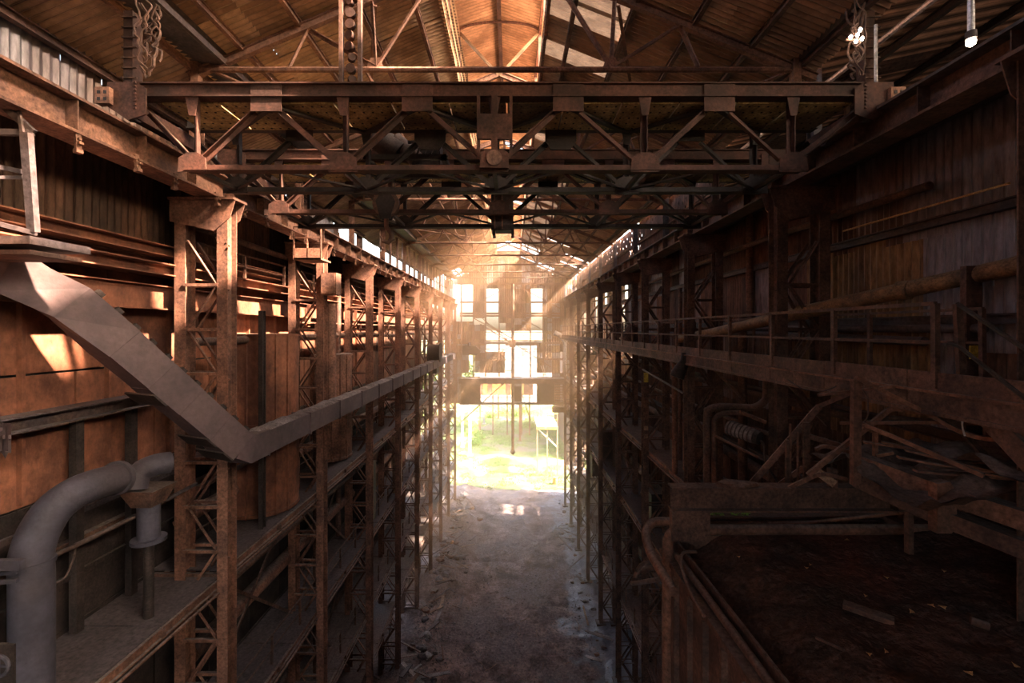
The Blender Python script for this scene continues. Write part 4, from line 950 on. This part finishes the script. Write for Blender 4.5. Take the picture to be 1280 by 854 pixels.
def on_soil(px, py):
    d = 8.8
    for _ in range(40):
        p = P(px, py, d); h = E+soil_h(p[0], p[1])
        if p[2] < h: d -= .12
    # refine by marching from the eye
    d = 3.
    while d < 9.2:
        p = P(px, py, d)
        if p[2] < E+soil_h(p[0], p[1]): break
        d += .01
    return P(px, py, d)
for i, (px, py) in enumerate(((923, 697), (1008, 711), (1013, 707), (1180, 715), (1082, 746), (1108, 723), (1164, 758), (1178, 760), (1108, 816), (1211, 843), (1140, 766), (1059, 676), (1270, 834), (1086, 819))):
    q = on_soil(px, py)+Vector((0, 0, .02)); a = rnd.uniform(0, 6); s = rnd.uniform(.035, .06)
    b = MB(); pts = [(s*cos(t)*(1 if k % 2 else .55), s*.7*sin(t)*(1 if k % 2 else .55), .012*sin(t*2)) for k, t in enumerate([2*pi*k/8 for k in range(8)])]
    pts = [(x*cos(a)-y*sin(a)+q[0], x*sin(a)+y*cos(a)+q[1], z+q[2]) for x, y, z in pts]
    b.add(pts+[(x, y, z-.004) for x, y, z in pts], [tuple(range(8)), tuple(range(15, 7, -1))]+[(k, (k+1) % 8, 8+(k+1) % 8, 8+k) for k in range(8)])
    o = b.build('dry_leaf', 'dryleaf'); tag(o, 'small curled dry leaf lying on the dark soil', 'leaf', 'dry leaves on the soil')
def lying(label, name, cat, a, c, wd, ht, m, dz=.03):
    p, q = on_soil(*a), on_soil(*c); up = Vector((0, 0, dz)); o = MB().bar(p+up, q+up, wd, ht).build(name, m); return tag(o, label, cat)
lying('flat rusty steel offcut half buried in the middle of the soil', 'steel_offcut', 'scrap', (1054, 758), (1118, 780), .16, .07, 'rust_dark')
lying('thin dark stick lying on the soil near the bottom', 'stick', 'stick', (1020, 800), (1055, 816), .03, .03, 'rust_dark')
p, q = on_soil(1213, 780), on_soil(1236, 788); o = MB().tube([p+Vector((0, 0, .05)), q+Vector((0, 0, .05))], .055, 16).build('tin_can', 'rust_dark', None, True); tag(o, 'short rusty can lying on the soil at right', 'can')
lying('short stick across the left edge of the soil', 'stick', 'stick', (905, 790), (928, 782), .03, .03, 'rust')
# pipes and beams behind / beside the bin
pipe('level pipe along the rear of the soil bin turning down at its left end', [P(1160, 662, 8.75), P(845, 662, 8.75), P(835, 672, 8.75), P(835, 900, 8.75)], .1, 'rust', bendr=.3, n=16)
pipe('curved pipe left of the soil bin running towards the camera', [P(842, 652, 9.2), P(815, 652, 9.2), P(806, 665, 9.0), P(812, 690, 8.6), P(842, 740, 7.4)], .085, 'rust', bendr=.3, n=16)
pipe('thin pipe curving beside the corner of the soil bin', [P(870, 690, 8.4), P(852, 690, 8.3), P(851, 705, 8.1), P(862, 740, 7.4), P(880, 770, 6.8)], .03, 'rust_dark')
pipe('small bent pipe hanging left of the bin, upper one', [P(820, 710, 9.5), P(800, 710, 9.6), P(794, 722, 9.6)], .05, 'rust_dark')
pipe('small bent pipe hanging left of the bin, lower one', [P(826, 702, 9.3), P(803, 704, 9.4), P(796, 714, 9.5)], .04, 'steel_grey')
pipe('short pipe stub left of the bin near the column foot', [P(826, 724, 9), P(790, 730, 9.6)], .045, 'steel_grey')
o = MB().ibeam(P(838, 622, 8.7), P(1112, 622, 8.7), .3, .46).build('cross_beam', 'rust_dark'); tag(o, 'heavy dark I-beam lying level behind the soil bin', 'beam')
o = MB().ibeam(P(850, 648, 9.6), P(1100, 646, 9.6), .2, .12).build('cross_beam', 'rust_dark'); tag(o, 'thinner beam seen below the heavy I-beam behind the bin', 'beam')
o = MB().box((P(838, 640, 8.7)[0], 8.6, E-4.0), (P(885, 640, 8.7)[0], 8.75, E-3.45)).build('beam_gusset', 'rust_dark'); tag(o, 'dark plate under the left end of the heavy I-beam', 'plate')
pipe('two bundled thin rods behind the rear pipe of the bin', [P(960, 655, 9.1), P(1010, 654, 9.1), P(1135, 640, 8.8)], .035, 'rust')
def leafclump(label, c, n, s, m='leaf'):
    b = MB(); r2 = random.Random(int(c[0]*10))
    for i in range(n):
        p = Vector(c)+Vector((r2.uniform(-1, 1)*s, r2.uniform(-.3, .3)*s, r2.uniform(-.5, .5)*s)); a = Vector((r2.uniform(-1, 1), r2.uniform(-1, .3), r2.uniform(-.2, 1))).normalized()*s*.45; q = a.cross(Vector((.3, 1, .2))).normalized()*s*.16
        b.add([p-a, p+q, p+a, p-q], [(0, 1, 2, 3)])
    o = b.build('leafy_weed', m, None); tag(o, label, 'plant'); return o
leafclump('bright green weed glimpsed through the gap under the heavy I-beam, left', P(896, 641, 9.6), 26, .14); leafclump('pale green weed glimpsed through the gap under the heavy I-beam, right', P(925, 641, 9.6), 30, .16)
# rubble lumps on the heavy beam
def rock(name, label, c, s, m, cat='rubble', seed=0, group=None, par=None):
    import bmesh
    bm = bmesh.new(); bmesh.ops.create_icosphere(bm, subdivisions=2, radius=1)
    for v_ in bm.verts:
        n_ = noise.noise(v_.co*1.3+Vector((seed*3.1, seed, 0))); v_.co *= (1+.45*n_); v_.co.x *= s[0]; v_.co.y *= s[1]; v_.co.z *= s[2]
    me = bpy.data.meshes.new(name); bm.to_mesh(me); bm.free(); me.materials.append(M[m]); o = bpy.data.objects.new(name, me); col.objects.link(o); o.location = c; o['_o'] = tuple(c)
    return tag(o, label, cat, group)
rock('rubble_lump', 'long crumbled lump lying on the left end of the heavy I-beam', P(922, 606, 8.6), (.4, .15, .09), 'rust_dark', seed=3)
o = MB().bar(P(1020, 588, 8.5), P(1042, 604, 8.4), .18, .14).build('broken_block', 'wood'); tag(o, 'tilted broken block standing on the heavy I-beam', 'block')
o = MB().box((P(1038, 600, 8.5)[0], 8.45, E-2.95), (P(1045, 600, 8.5)[0], 8.6, E-2.6)).build('upright_stub', 'rust_dark'); tag(o, 'short upright stub on the heavy I-beam beside the broken block', 'stub')

# ---- collapsed framework at right
def bar(label, pts, wd, ht=None, m='rust', name='bent_bar', cat='bar'):
    b = MB(); pts = bend(pts, .35, 5) if len(pts) > 2 else pts
    for a, c in zip(pts[:-1], pts[1:]): b.bar(a, c, wd, ht or wd)
    return tag(b.build(name, m), label, cat)
bar('upright steel post of the collapsed frame at right', [P(1070, 474, 7.6), P(1069, 606, 7.6)], .13, .09, 'rust', 'frame_post', 'post')
bar('long bent flat bar sweeping down to the right edge', [P(1070, 472, 7.5), P(1165, 520, 7.2), P(1215, 548, 6.8), P(1290, 552, 6.2)], .09, .06)
bar('thin straight rod crossing behind the upright post', [P(1022, 494, 8.0), P(1110, 484, 7.8), P(1200, 473, 7.2)], .045, .045)
bar('level thin bar crossing the upright post', [P(1050, 529, 7.7), P(1170, 528, 7.4), P(1258, 531, 6.9)], .04, .05)
bar('orange-brown bar rising left of the post then bending right', [P(1010, 594, 8.2), P(1114, 510, 7.9), P(1130, 512, 7.8), P(1210, 527, 7.5)], .07, .08, 'rust')
bar('short flat bar under the bent bar', [P(1112, 522, 8), P(1200, 529, 7.8)], .05, .07, 'rust_dark')
bar('long thin bar falling from the post to the lower right', [P(1078, 530, 7.4), P(1150, 560, 7.0), P(1230, 595, 6.4)], .07, .06)
bar('lower orange-brown bar left of the post', [P(986, 610, 8.6), P(1028, 590, 8.4), P(1060, 600, 8.2)], .06, .07, 'rust')
bar('short cross bar near the foot of the post', [P(1020, 562, 8.4), P(1030, 557, 8.4), P(1066, 566, 8.2)], .06, .06, 'rust')
bar('small strut standing behind the post', [P(1094, 535, 8.0), P(1094, 570, 8.0)], .07, .05, 'rust')
bar('bent pipe stub right of the post', [P(1096, 570, 7.8), P(1117, 566, 7.7)], .05, .05, 'rust')
bar('bar behind the stair rail of the collapsed frame', [P(1010, 545, 9.4), P(1060, 560, 9.2), P(1130, 590, 9)], .1, .1, 'rust_dark')
pipe('thin curled wire at the top of the post', [P(1078, 487, 7.5), P(1085, 496, 7.5), P(1085, 520, 7.5), P(1078, 532, 7.5)], .012, 'steel_grey', 'wire', 'wire')
pipe('thin curled wire near the right stair post', [P(1208, 512, 6.8), P(1203, 520, 6.8), P(1203, 535, 6.8), P(1206, 545, 6.8)], .012, 'bright', 'wire', 'wire')
bar('upper of two heavy parallel beams slanting down to the right edge', [P(1072, 576, 7.8), P(1170, 612, 7.0), P(1300, 655, 6.0)], .28, .26, 'rust', 'slanting_beam', 'beam')
bar('lower of two heavy parallel beams slanting down to the right edge', [P(1072, 598, 7.8), P(1165, 640, 7.0), P(1300, 692, 6.0)], .28, .24, 'rust_dark', 'slanting_beam', 'beam')
o = MB().prism([(P(1160, 0, 6.85)[0], E-3.0), (P(1160, 0, 6.85)[0], E-2.27), (P(1176, 0, 6.85)[0], E-2.24), (P(1184, 0, 6.85)[0], E-2.4), (P(1184, 0, 6.85)[0], E-2.85), (P(1178, 0, 6.85)[0], E-3.0)], 6.7, 6.85, 'y').build('beam_clamp', 'rust'); tag(o, 'upright plate clamping the two slanting beams together', 'plate')
o = MB().box((P(1130, 0, 8)[0], 7.9, E-3.9), (P(1136, 0, 8)[0], 8.0, E-3.0)).build('short_post', 'rust_dark'); tag(o, 'short post between the slanting beam and the rear pipe', 'post')
# crumpled sheet and planks behind
def crumple(label, x0, x1, y0, y1, h, amp, m, tilt=0, seed=0):
    b = MB(); n = 26
    for z in (0, -.02):
        for j in range(n+1):
            for i in range(n+1):
                x = x0+(x1-x0)*i/n; y = y0+(y1-y0)*j/n; b.v.append((x, y, E+h+tilt*(x-x0)+amp*noise.noise(Vector((x*.9+seed, y*1.6, seed)))+amp*.4*noise.noise(Vector((x*3, y*3, seed)))+z))
    N_ = (n+1)**2
    for j in range(n):
        for i in range(n): a = j*(n+1)+i; b.f.append((a, a+1, a+n+2, a+n+1)); b.f.append((a+N_, a+n+1+N_, a+n+2+N_, a+1+N_))
    return tag(b.build('crumpled_sheet', m, None, True), label, 'sheet metal')
crumple('large crumpled rusty sheet lying behind the slanting beams', 5.7, 9.0, 6.2, 8.8, -2.35, .35, 'rust_dark', .08, 3)
crumple('smaller crumpled sheet on the pile near the right edge', 6.6, 9.0, 5.6, 7.4, -1.9, .25, 'rust', .05, 8)
for i in range(7):
    a = rnd.uniform(6.0, 7.2); o = MB().bar((a, rnd.uniform(6.6, 8.4), E-2.15+rnd.uniform(-.1, .25)), (a+1.8, rnd.uniform(5.8, 7.2), E-2.1+rnd.uniform(-.2, .2)), .12, .03).build('loose_plank', random.choice(('rust', 'rust_dark'))); tag(o, 'loose flat strip in the pile of wreckage at right', 'strip', 'loose strips in the right wreckage')

# ================================================================== END OF THE HALL
r = thing('end_bridge', 'steel footbridge across the far end of the hall with dark panels below it', 'bridge', (0, 62, ez(505)))
D = 62.3; f = lambda px, py: P(px, py, D)
MB().box((f(575, 0)[0], D-1.6, f(0, 478)[2]), (f(712, 0)[0], D, f(0, 472)[2])).build('bridge_deck', 'rust_dark', r)
MB().ibeam(f(575, 476), f(709, 476), .3, .7).build('bridge_beam', 'dark', r); MB().ibeam(f(576, 504.5), f(709, 504.5), .25, .3).build('lower_beam', 'dark', r)
for a, c, t, bb, m in ((576, 600, 478, 505, 'rust_dark'), (641.6, 651.5, 483, 502, 'dark'), (671, 692, 478, 505, 'dark'), (588, 593, 478, 486, 'rust')):
    MB().box((f(a, 0)[0], D-.1, f(0, bb)[2]), (f(c, 0)[0], D, f(0, t)[2])).build('hanging_panel', m, r)
for i in range(9): y_ = 480+i*3.2; MB().box((f(693, 0)[0], D-.6-.05*i, f(0, y_)[2]), (f(703, 0)[0], D-.35-.05*i, f(0, y_)[2]+.08)).build('stair_tread', 'dark', r)
MB().bar(f(692, 478), f(692, 510), .1).bar(f(704, 478), f(704, 510), .1).build('stair_side', 'dark', r); MB().box((f(690, 0)[0], D-1, f(0, 514)[2]), (f(706, 0)[0], D, f(0, 508)[2])).build('stair_landing', 'dark', r)
for a, b_, c, d in ((631, 478, 577, 527), (585, 486, 602, 503), (657, 478, 664, 484)): MB().bar(f(a, b_), f(c, d), .13).build('brace', 'dark', r)
railing_y = D-.2
MB().bar(f(578, 463), f(640, 463), .06).build('bridge_rail', 'rust', r)
for i, px in enumerate((581, 588, 676, 683, 690)): MB().bar(f(px, 460), f(px, 472), .08).build('bridge_post', 'rust', r)
o = MB().bar(f(676, 457), f(681, 470), .15, .1).bar(f(679, 457), f(682, 470), .1).build('leaning_scrap', 'bright'); tag(o, 'leaning scrap bars on the end footbridge', 'scrap')
r = thing('hanging_mast', 'tall thin mast hanging in the middle of the far end down over the ground', 'mast', f(641, 566)); Dm = 61.6
MB().tube([P(641, 355, Dm), P(641, 564, Dm)], .2, 10).build('mast_tube', 'rust', r, True); MB().tube([P(641, 562, Dm), P(641, 565, Dm), P(641, 568, Dm)], [.2, .38, .15], 12).build('mast_foot', 'rust_dark', r, True)
MB().tube([P(641, 425, Dm), P(641, 434, Dm)], .4, 12).build('mast_collar', 'rust', r, True); MB().bar(P(633, 430, Dm), P(649, 430, Dm), .15).build('mast_arm', 'rust', r)
# flaps hanging at the left end
o = MB().prism([(f(580, 0)[0], f(0, 443)[2]), (f(580, 0)[0], f(0, 432)[2]), (f(596, 0)[0], f(0, 432)[2]), (f(602, 0)[0], f(0, 438)[2]), (f(597, 0)[0], f(0, 443)[2])], 60.5, 61.1, 'y').box((f(586, 0)[0], 60.7, f(0, 433)[2]), (f(587.5, 0)[0], 63.4, f(0, 428)[2])).build('hanging_tank', 'dark'); tag(o, 'dark round-ended tank hanging left below the end wall girt', 'tank')
# bright bent chute on the right of the end wall
o = MB().tube([P(693, 416, 60), P(700, 419, 60), P(706, 428, 60), P(707, 470, 60)], [.35, .35, .25, .2], 12).build('bright_duct', 'pale', None, True); tag(o, 'pale sunlit bent duct at the right end of the far wall', 'duct')

# ================================================================== OUTSIDE BEYOND THE END
# lit steel frames and posts
def gate_post(label, px, py0, py1, d, wd, m, braces=()):
    r = thing('yard_post', label, 'post', (P(px, 0, d)[0], d, 0)); x = P(px, 0, d)[0]; z0, z1 = max(0, P(0, py1, d)[2]), P(0, py0, d)[2]
    MB().ibeam((x, d, -.2), (x, d, z1), wd, wd, up=(0, 1, 0)).build('post', m, r); MB().box((x-wd, d-wd, -.1), (x+wd, d+wd, .15)).build('post_foot', m, r)
    for a in braces: MB().bar((x, d, z1*.9), (x+a, d, z1*.35), wd*.4).build('brace', m, r)
gate_post('pale outdoor post left of centre below the footbridge', 587.5, 478, 560, 84, .5, 'pale')
gate_post('pinkish outdoor post right of centre below the footbridge', 650, 478, 548, 95, .45, 'rust_red', (2.2,))
gate_post('farther pale outdoor post behind the left one', 605, 478, 520, 112, .5, 'pale', (-2.5, 2.5))
gate_post('far dark-red post beside the shed', 623, 478, 520, 118, .4, 'rust_red')
gate_post('far pale post right of the shed', 676, 478, 520, 118, .5, 'pale', (-2.5,))
gate_post('leftmost pale outdoor post by the hall columns', 578, 478, 560, 90, .4, 'pale', (3,))
# gantry shed with rust-orange cladding on stilts
r = thing('raised_shed', 'orange rusty shed raised on stilts outside beyond the footbridge', 'building', (-1, 100, 0))
F = lambda px, py: P(px, py, 100)
xx = F(598, 0)[0]
while xx < F(664, 0)[0]:
    MB().box((xx+.02, 100, F(0, 494)[2]), (xx+.98, 100.08, F(0, 476)[2])).build('cladding_panel', random.choice(('orange', 'rust_red', 'orange')), r); xx += 1
MB().box((F(598, 0)[0], 100.1, F(0, 493)[2]), (F(664, 0)[0], 106, F(0, 477)[2])).build('shed_body', 'rust_red', r)
MB().prism([(99.5, F(0, 476)[2]), (106.5, F(0, 476)[2]), (103, F(0, 468)[2])], F(597, 0)[0], F(665, 0)[0], 'x').build('shed_roof', 'rust_red', r)
for px in (600, 616, 634, 652, 662): MB().box((F(px, 0)[0]-.15, 100.2, -.1), (F(px, 0)[0]+.15, 100.5, F(0, 493)[2])).build('stilt', 'rust', r)
# pale building with horizontal siding behind
r = thing('far_building', 'pale pinkish factory building with many windows outside beyond the opening', 'building', (2, 140, 0)); G = lambda px, py: P(px, py, 140)
MB().box((G(600, 0)[0], 140, -.1), (G(700, 0)[0], 150, G(0, 425)[2])).build('building_wall', 'pale', r)
for i in range(6):
    for j in range(3):
        x = G(608+15*i, 0)[0]; z = G(0, 462)[2]+j*4.2
        MB().box((x, 139.85, z), (x+1.6, 140, z+2.4)).build('window', 'concrete', r)
for j in range(12): MB().box((G(600, 0)[0], 139.8, G(0, 500)[2]-1+j*2.0), (G(700, 0)[0], 139.98, G(0, 500)[2]-.8+j*2.0)).build('siding_strip', 'pale', r)
MB().prism([(139, G(0, 425)[2]), (151, G(0, 425)[2]), (145, G(0, 416)[2])], G(599, 0)[0], G(701, 0)[0], 'x').build('roof', 'rust_red', r)
# yellow loading platform at right
r = thing('loading_platform', 'yellow-edged loading platform on legs outside at right', 'platform', (5.5, 74, 0)); H = lambda px, py: P(px, py, 74)
x0, x1 = H(670, 0)[0], H(696, 0)[0]; z = H(0, 530)[2]
MB().box((x0, 72, z-.15), (x1, 80, z)).build('platform_deck', 'concrete', r); MB().box((x0, 71.9, z-.45), (x1, 72, z-.05)).build('platform_edge', 'yellow', r)
for x in (x0+.1, (x0+x1)/2, x1-.1):
    MB().box((x-.1, 72.1, -.1), (x+.1, 72.3, z)).build('leg', 'wood', r); MB().box((x-.05, 72.1, z), (x+.05, 72.2, z+2.0)).build('rail_post', 'wood', r)
MB().bar((x0, 72.2, z+2), (x1, 72.2, z+2), .12).build('rail', 'yellow', r); MB().bar((x0, 72.2, z+1), (x1, 72.2, z+1), .08).build('rail', 'yellow', r); MB().bar((x0+.1, 72.2, z-.3), (x1, 72.2, z-3.4), .2).build('brace', 'pale', r)
o = MB().tube([(6.5, 68.5, .0), (6.5, 68.5, .5), (6.5, 68.5, 1.0)], [.34, .36, .34], 18).build('oil_drum', 'orange', None, True); tag(o, 'orange drum standing at the right foot of the opening', 'drum')
# shed added right of the yard so its shadow leaves one sunny strip
for (x0, x1, y0, y1, zt, lab) in ((10.5, 30, 81, 112, 19, 'long dark shed added right of the yard to shade the ground'),):
    r = thing('shade_shed', lab, 'building', ((x0+x1)/2, (y0+y1)/2, 0))
    MB().box((x0+.1, y0+.1, -.2), (x1-.1, y1-.1, zt)).build('shed_body', 'rust_dark', r)
    y = y0
    while y < y1-.1: MB().box((x0, y+.03, -.1), (x0+.1, y+1.97, zt)).build('cladding_panel', random.choice(('sheet_rust', 'sheet_ochre', 'rust')), r); y += 2
    MB().prism([(x0-.3, zt), (x1+.3, zt), ((x0+x1)/2, zt+1.2)], y0-.2, y1+.2, 'y').build('shed_roof', 'rust_dark', r)
# bushes and grass tufts
def bush(label, c, s, n, group='bushes outside'):
    r = thing('bush', label, 'bush', c, group); b = MB(); r2 = random.Random(int(c[0]*7+c[1]))
    for i in range(n):
        d = Vector((r2.gauss(0, .5), r2.gauss(0, .5), abs(r2.gauss(0, .5))))*s; p = Vector(c)+d; a = Vector((r2.uniform(-1, 1), r2.uniform(-1, 1), r2.uniform(0, 1)))*.28; q = Vector((r2.uniform(-1, 1), r2.uniform(-1, 1), .3))*.12
        b.add([p-a, p+q, p+a, p-q], [(0, 1, 2, 3)])
    b.build('foliage', 'leaf', r)
    for i in range(3): MB().tube([Vector(c), Vector(c)+Vector((r2.uniform(-.5, .5)*s, r2.uniform(-.3, .3)*s, s*.7))], .05, 5).build('stem', 'wood', r)
for i, (px, d, s) in enumerate(((594, 92, 1.3), (599, 97, 1.2), (590, 100, 1.6), (614, 120, 1.6), (632, 125, 1.8), (645, 122, 1.5), (662, 108, 1.4), (684, 110, 1.5), (580, 110, 2), (655, 128, 1.7))):
    x = P(px, 0, d)[0]; bush('green bush outside in the yard, %s' % ['by the left post', 'right of the left post', 'far left behind the posts', 'under the shed', 'under the middle of the shed', 'right under the shed', 'right of the pink post', 'behind the yellow platform', 'at the left hall corner', 'far off below the pale building'][i], (x, d, 0), s, 420)
b = MB(); r2 = random.Random(5)
for i in range(26000):
    x = r2.uniform(-14, 14); y = 66+64*r2.random()**1.3
    if noise.noise(Vector((x*.3, y*.22, 7))) < -.05 or (abs(x-2) < 4 and 78 < y < 90): continue
    h = r2.uniform(.1, .35); w_ = .05; z = out_h(x, y)-.05; a = r2.uniform(0, 3.1); lx, ly = r2.uniform(-.15, .15), r2.uniform(-.15, .15)
    b.add([(x-w_*cos(a), y-w_*sin(a), z), (x+w_*cos(a), y+w_*sin(a), z), (x+lx, y+ly, z+h)], [(0, 1, 2)])
o = b.build('grass_blades', 'leaf'); tag(o, 'thin green grass over the yard outside the far opening', 'grass'); o['kind'] = 'stuff'
# far bank of trees that closes the yard
for i, x in enumerate((-52, -40, -28, -17, 24, 35, 47)):
    d = 150+rnd.uniform(-3, 3)
    r = thing('tree', 'tree in the far row beyond the yard', 'tree', (x, d, 0), 'far trees beyond the yard'); b = MB(); r3 = random.Random(i)
    for q in range(700):
        v_ = Vector((r3.gauss(0, 1), r3.gauss(0, 1), r3.gauss(0, 1))).normalized()*r3.uniform(2.6, 4.6); p = Vector((x, d, 8))+Vector((v_[0], v_[1], v_[2]*1.3)); a = Vector((r3.uniform(-1, 1), r3.uniform(-1, 1), r3.uniform(-1, 1)))*.7; w2 = Vector((r3.uniform(-1, 1), .2, r3.uniform(-1, 1)))*.4
        b.add([p-a, p+w2, p+a, p-w2], [(0, 1, 2, 3)])
    b.build('crown', 'leaf', r); MB().tube([(x, d, -.2), (x+.2, d, 4), (x, d, 9)], [.45, .3, .15], 8).build('trunk', 'wood', r, True)

# ================================================================== DEBRIS
fz = lambda x, y: ground_h(x, y)
groups = 'broken lumps along the left foot of the aisle'
for i in range(150):
    y = 26+36*rnd.random(); x = -7.3+abs(rnd.gauss(0, 1.3)); s = rnd.uniform(.1, .42)
    if i > 105: x = 6.8-abs(rnd.gauss(0, .7)); s *= .6
    side = 'left' if i <= 105 else 'right'
    rock('rubble_chunk', 'broken chunk of rubble at the foot of the %s columns' % side, (x, y, fz(x, y)+s*.2), (s, s*rnd.uniform(.6, 1.2), s*rnd.uniform(.4, .8)), rnd.choice(('concrete', 'rust', 'concrete', 'rust_red', 'steel_grey')), seed=i, group='rubble chunks on the %s side of the aisle' % side)
for i in range(90):
    y = 25+36*rnd.random(); x = -7.2+abs(rnd.gauss(0, 1.4)); L_ = rnd.uniform(.7, 2.4); a = rnd.uniform(0, pi)
    if i > 70: x = 6.6-abs(rnd.gauss(0, .9))
    z = fz(x, y)+rnd.uniform(.06, .25); t = rnd.uniform(-.35, .35)*L_
    o = MB().bar((x-L_/2*cos(a), y-L_/2*sin(a), z-t*.3+.05), (x+L_/2*cos(a), y+L_/2*sin(a), z+max(0, t)+.05), rnd.uniform(.08, .3), rnd.uniform(.03, .06)).build('scrap_board', rnd.choice(('wood', 'rust', 'rust_red', 'steel_grey', 'concrete', 'rust_dark')))
    tag(o, 'scrap board or bent plate lying in the %s rubble' % ('left' if i <= 70 else 'right'), 'scrap', 'scrap boards in the %s rubble' % ('left' if i <= 70 else 'right'))
for i in range(26):
    y = 29+20*rnd.random(); x = rnd.uniform(-4.5, 5.5); L_ = rnd.uniform(.4, 1.4); a = rnd.uniform(0, pi); z = fz(x, y)+.05
    o = MB().tube([(x, y, z), (x+L_*.5*cos(a), y+L_*.5*sin(a), z+.04), (x+L_*cos(a+.2), y+L_*sin(a+.2), fz(x+L_*cos(a), y+L_*sin(a))+.04)], .02, 5).build('twig', 'wood'); tag(o, 'thin bent stick lying on the aisle dirt', 'stick', 'sticks on the aisle floor')
b = MB(); r4 = random.Random(11)
for i in range(9000):
    y = 26+37*r4.random(); x = r4.uniform(-7.2, 7) if r4.random() < .55 else -7.2+abs(r4.gauss(0, 1.5)); s = r4.uniform(.02, .09); z = fz(x, y)
    if abs(x) > 7.4: continue
    a = r4.uniform(0, 6)
    b.add([(x+s*cos(a), y+s*sin(a), z-.01), (x+s*cos(a+2.1), y+s*sin(a+2.1), z-.01), (x+s*cos(a+4.2), y+s*sin(a+4.2), z-.01), (x, y, z+s*r4.uniform(.4, 1))], [(0, 1, 3), (1, 2, 3), (2, 0, 3)])
o = b.build('gravel', 'concrete'); tag(o, 'small stones and grit scattered over the aisle floor', 'gravel'); o['kind'] = 'stuff'
r = thing('orange_bucket', 'small orange object lying in the rubble at the foot of the far left columns', 'bucket', (-6.3, 48, .5)); MB().tube([(-6.3, 48, .4), (-6.3, 48, .85)], [.2, .26], 14).build('bucket_body', 'orange', r, True); MB().tube([(-6.3, 48, .83), (-6.3, 48, .88)], .28, 14).build('bucket_rim', 'orange', r, True)


# ---- dusty sunlit haze in the far part of the hall
hm = bpy.data.materials.new('haze'); hm.use_nodes = True; t = hm.node_tree; t.nodes.remove(t.nodes['Principled BSDF'])
vs = t.nodes.new('ShaderNodeVolumeScatter'); vs.inputs['Density'].default_value = .018; vs.inputs['Anisotropy'].default_value = .35; vs.inputs['Color'].default_value = (1, .66, .42, 1)
t.links.new(vs.outputs[0], t.nodes['Material Output'].inputs['Volume']); M['haze'] = hm
o = MB().box((-9.5, 34, .6), (9.1, 63.4, E+9.5)).build('haze', 'haze'); tag(o, 'thin sunlit dust haze hanging in the far end of the hall', 'haze'); o['kind'] = 'stuff'
# ordinals for look-alikes that stand in a row
def ordinals(group, fmt, key):
    rows = sorted([o for o in bpy.data.objects if o.get('group') == group], key=key)
    for i, o in enumerate(rows): o['label'] = fmt % (ORD[i] if i < 12 else '%dth' % (i+1))
for s_ in ('left', 'right'):
    ordinals('riser pipes behind the %s columns' % s_, '%%s vertical riser pipe from the camera behind the %s columns' % s_, lambda o: o.location.y)
    g = 'cross braces of the %s row' % s_
    for o in bpy.data.objects:
        if o.get('group') == g:
            k = int((o.location.y-3)/6)-1; lv = 'upper' if o.location.z > 11 else ('middle' if o.location.z > 4 else 'bottom')
            o['label'] = 'crossed brace, %s level of the %s bay from the camera in the %s column row' % (lv, ORD[min(k, 11)], s_)
ordinals('loose strips in the right wreckage', 'loose flat strip in the right wreckage, %s counted from the left', lambda o: o.location.x)
ordinals('posts under the left ledge', 'dark post under the left wall ledge, %s from the camera', lambda o: o.location.y)
ordinals('dry leaves on the soil', 'dry curled leaf on the dark soil, %s counted from the left', lambda o: o.location.x/o.location.y)
ordinals('brackets under the left wall beam', 'small bracket hanging below the left wall beam, %s from the camera', lambda o: o.location.y)
ordinals('thin window posts above the left rail', 'thin post between bright gaps above the left rail, %s from the camera', lambda o: o.location.y)
ordinals('far trees beyond the yard', 'tree beyond the yard, %s counted from the left', lambda o: o.location.x)
ordinals('diagonal roof braces', 'diagonal wind brace under the roof sheets, %s counted from the left', lambda o: o.location.x+o.location.y*.01)
ordinals('sticks on the aisle floor', 'thin bent stick on the aisle dirt, %s from the camera', lambda o: o.location.y)
for o in bpy.data.objects:
    if '_o' in o: del o['_o']
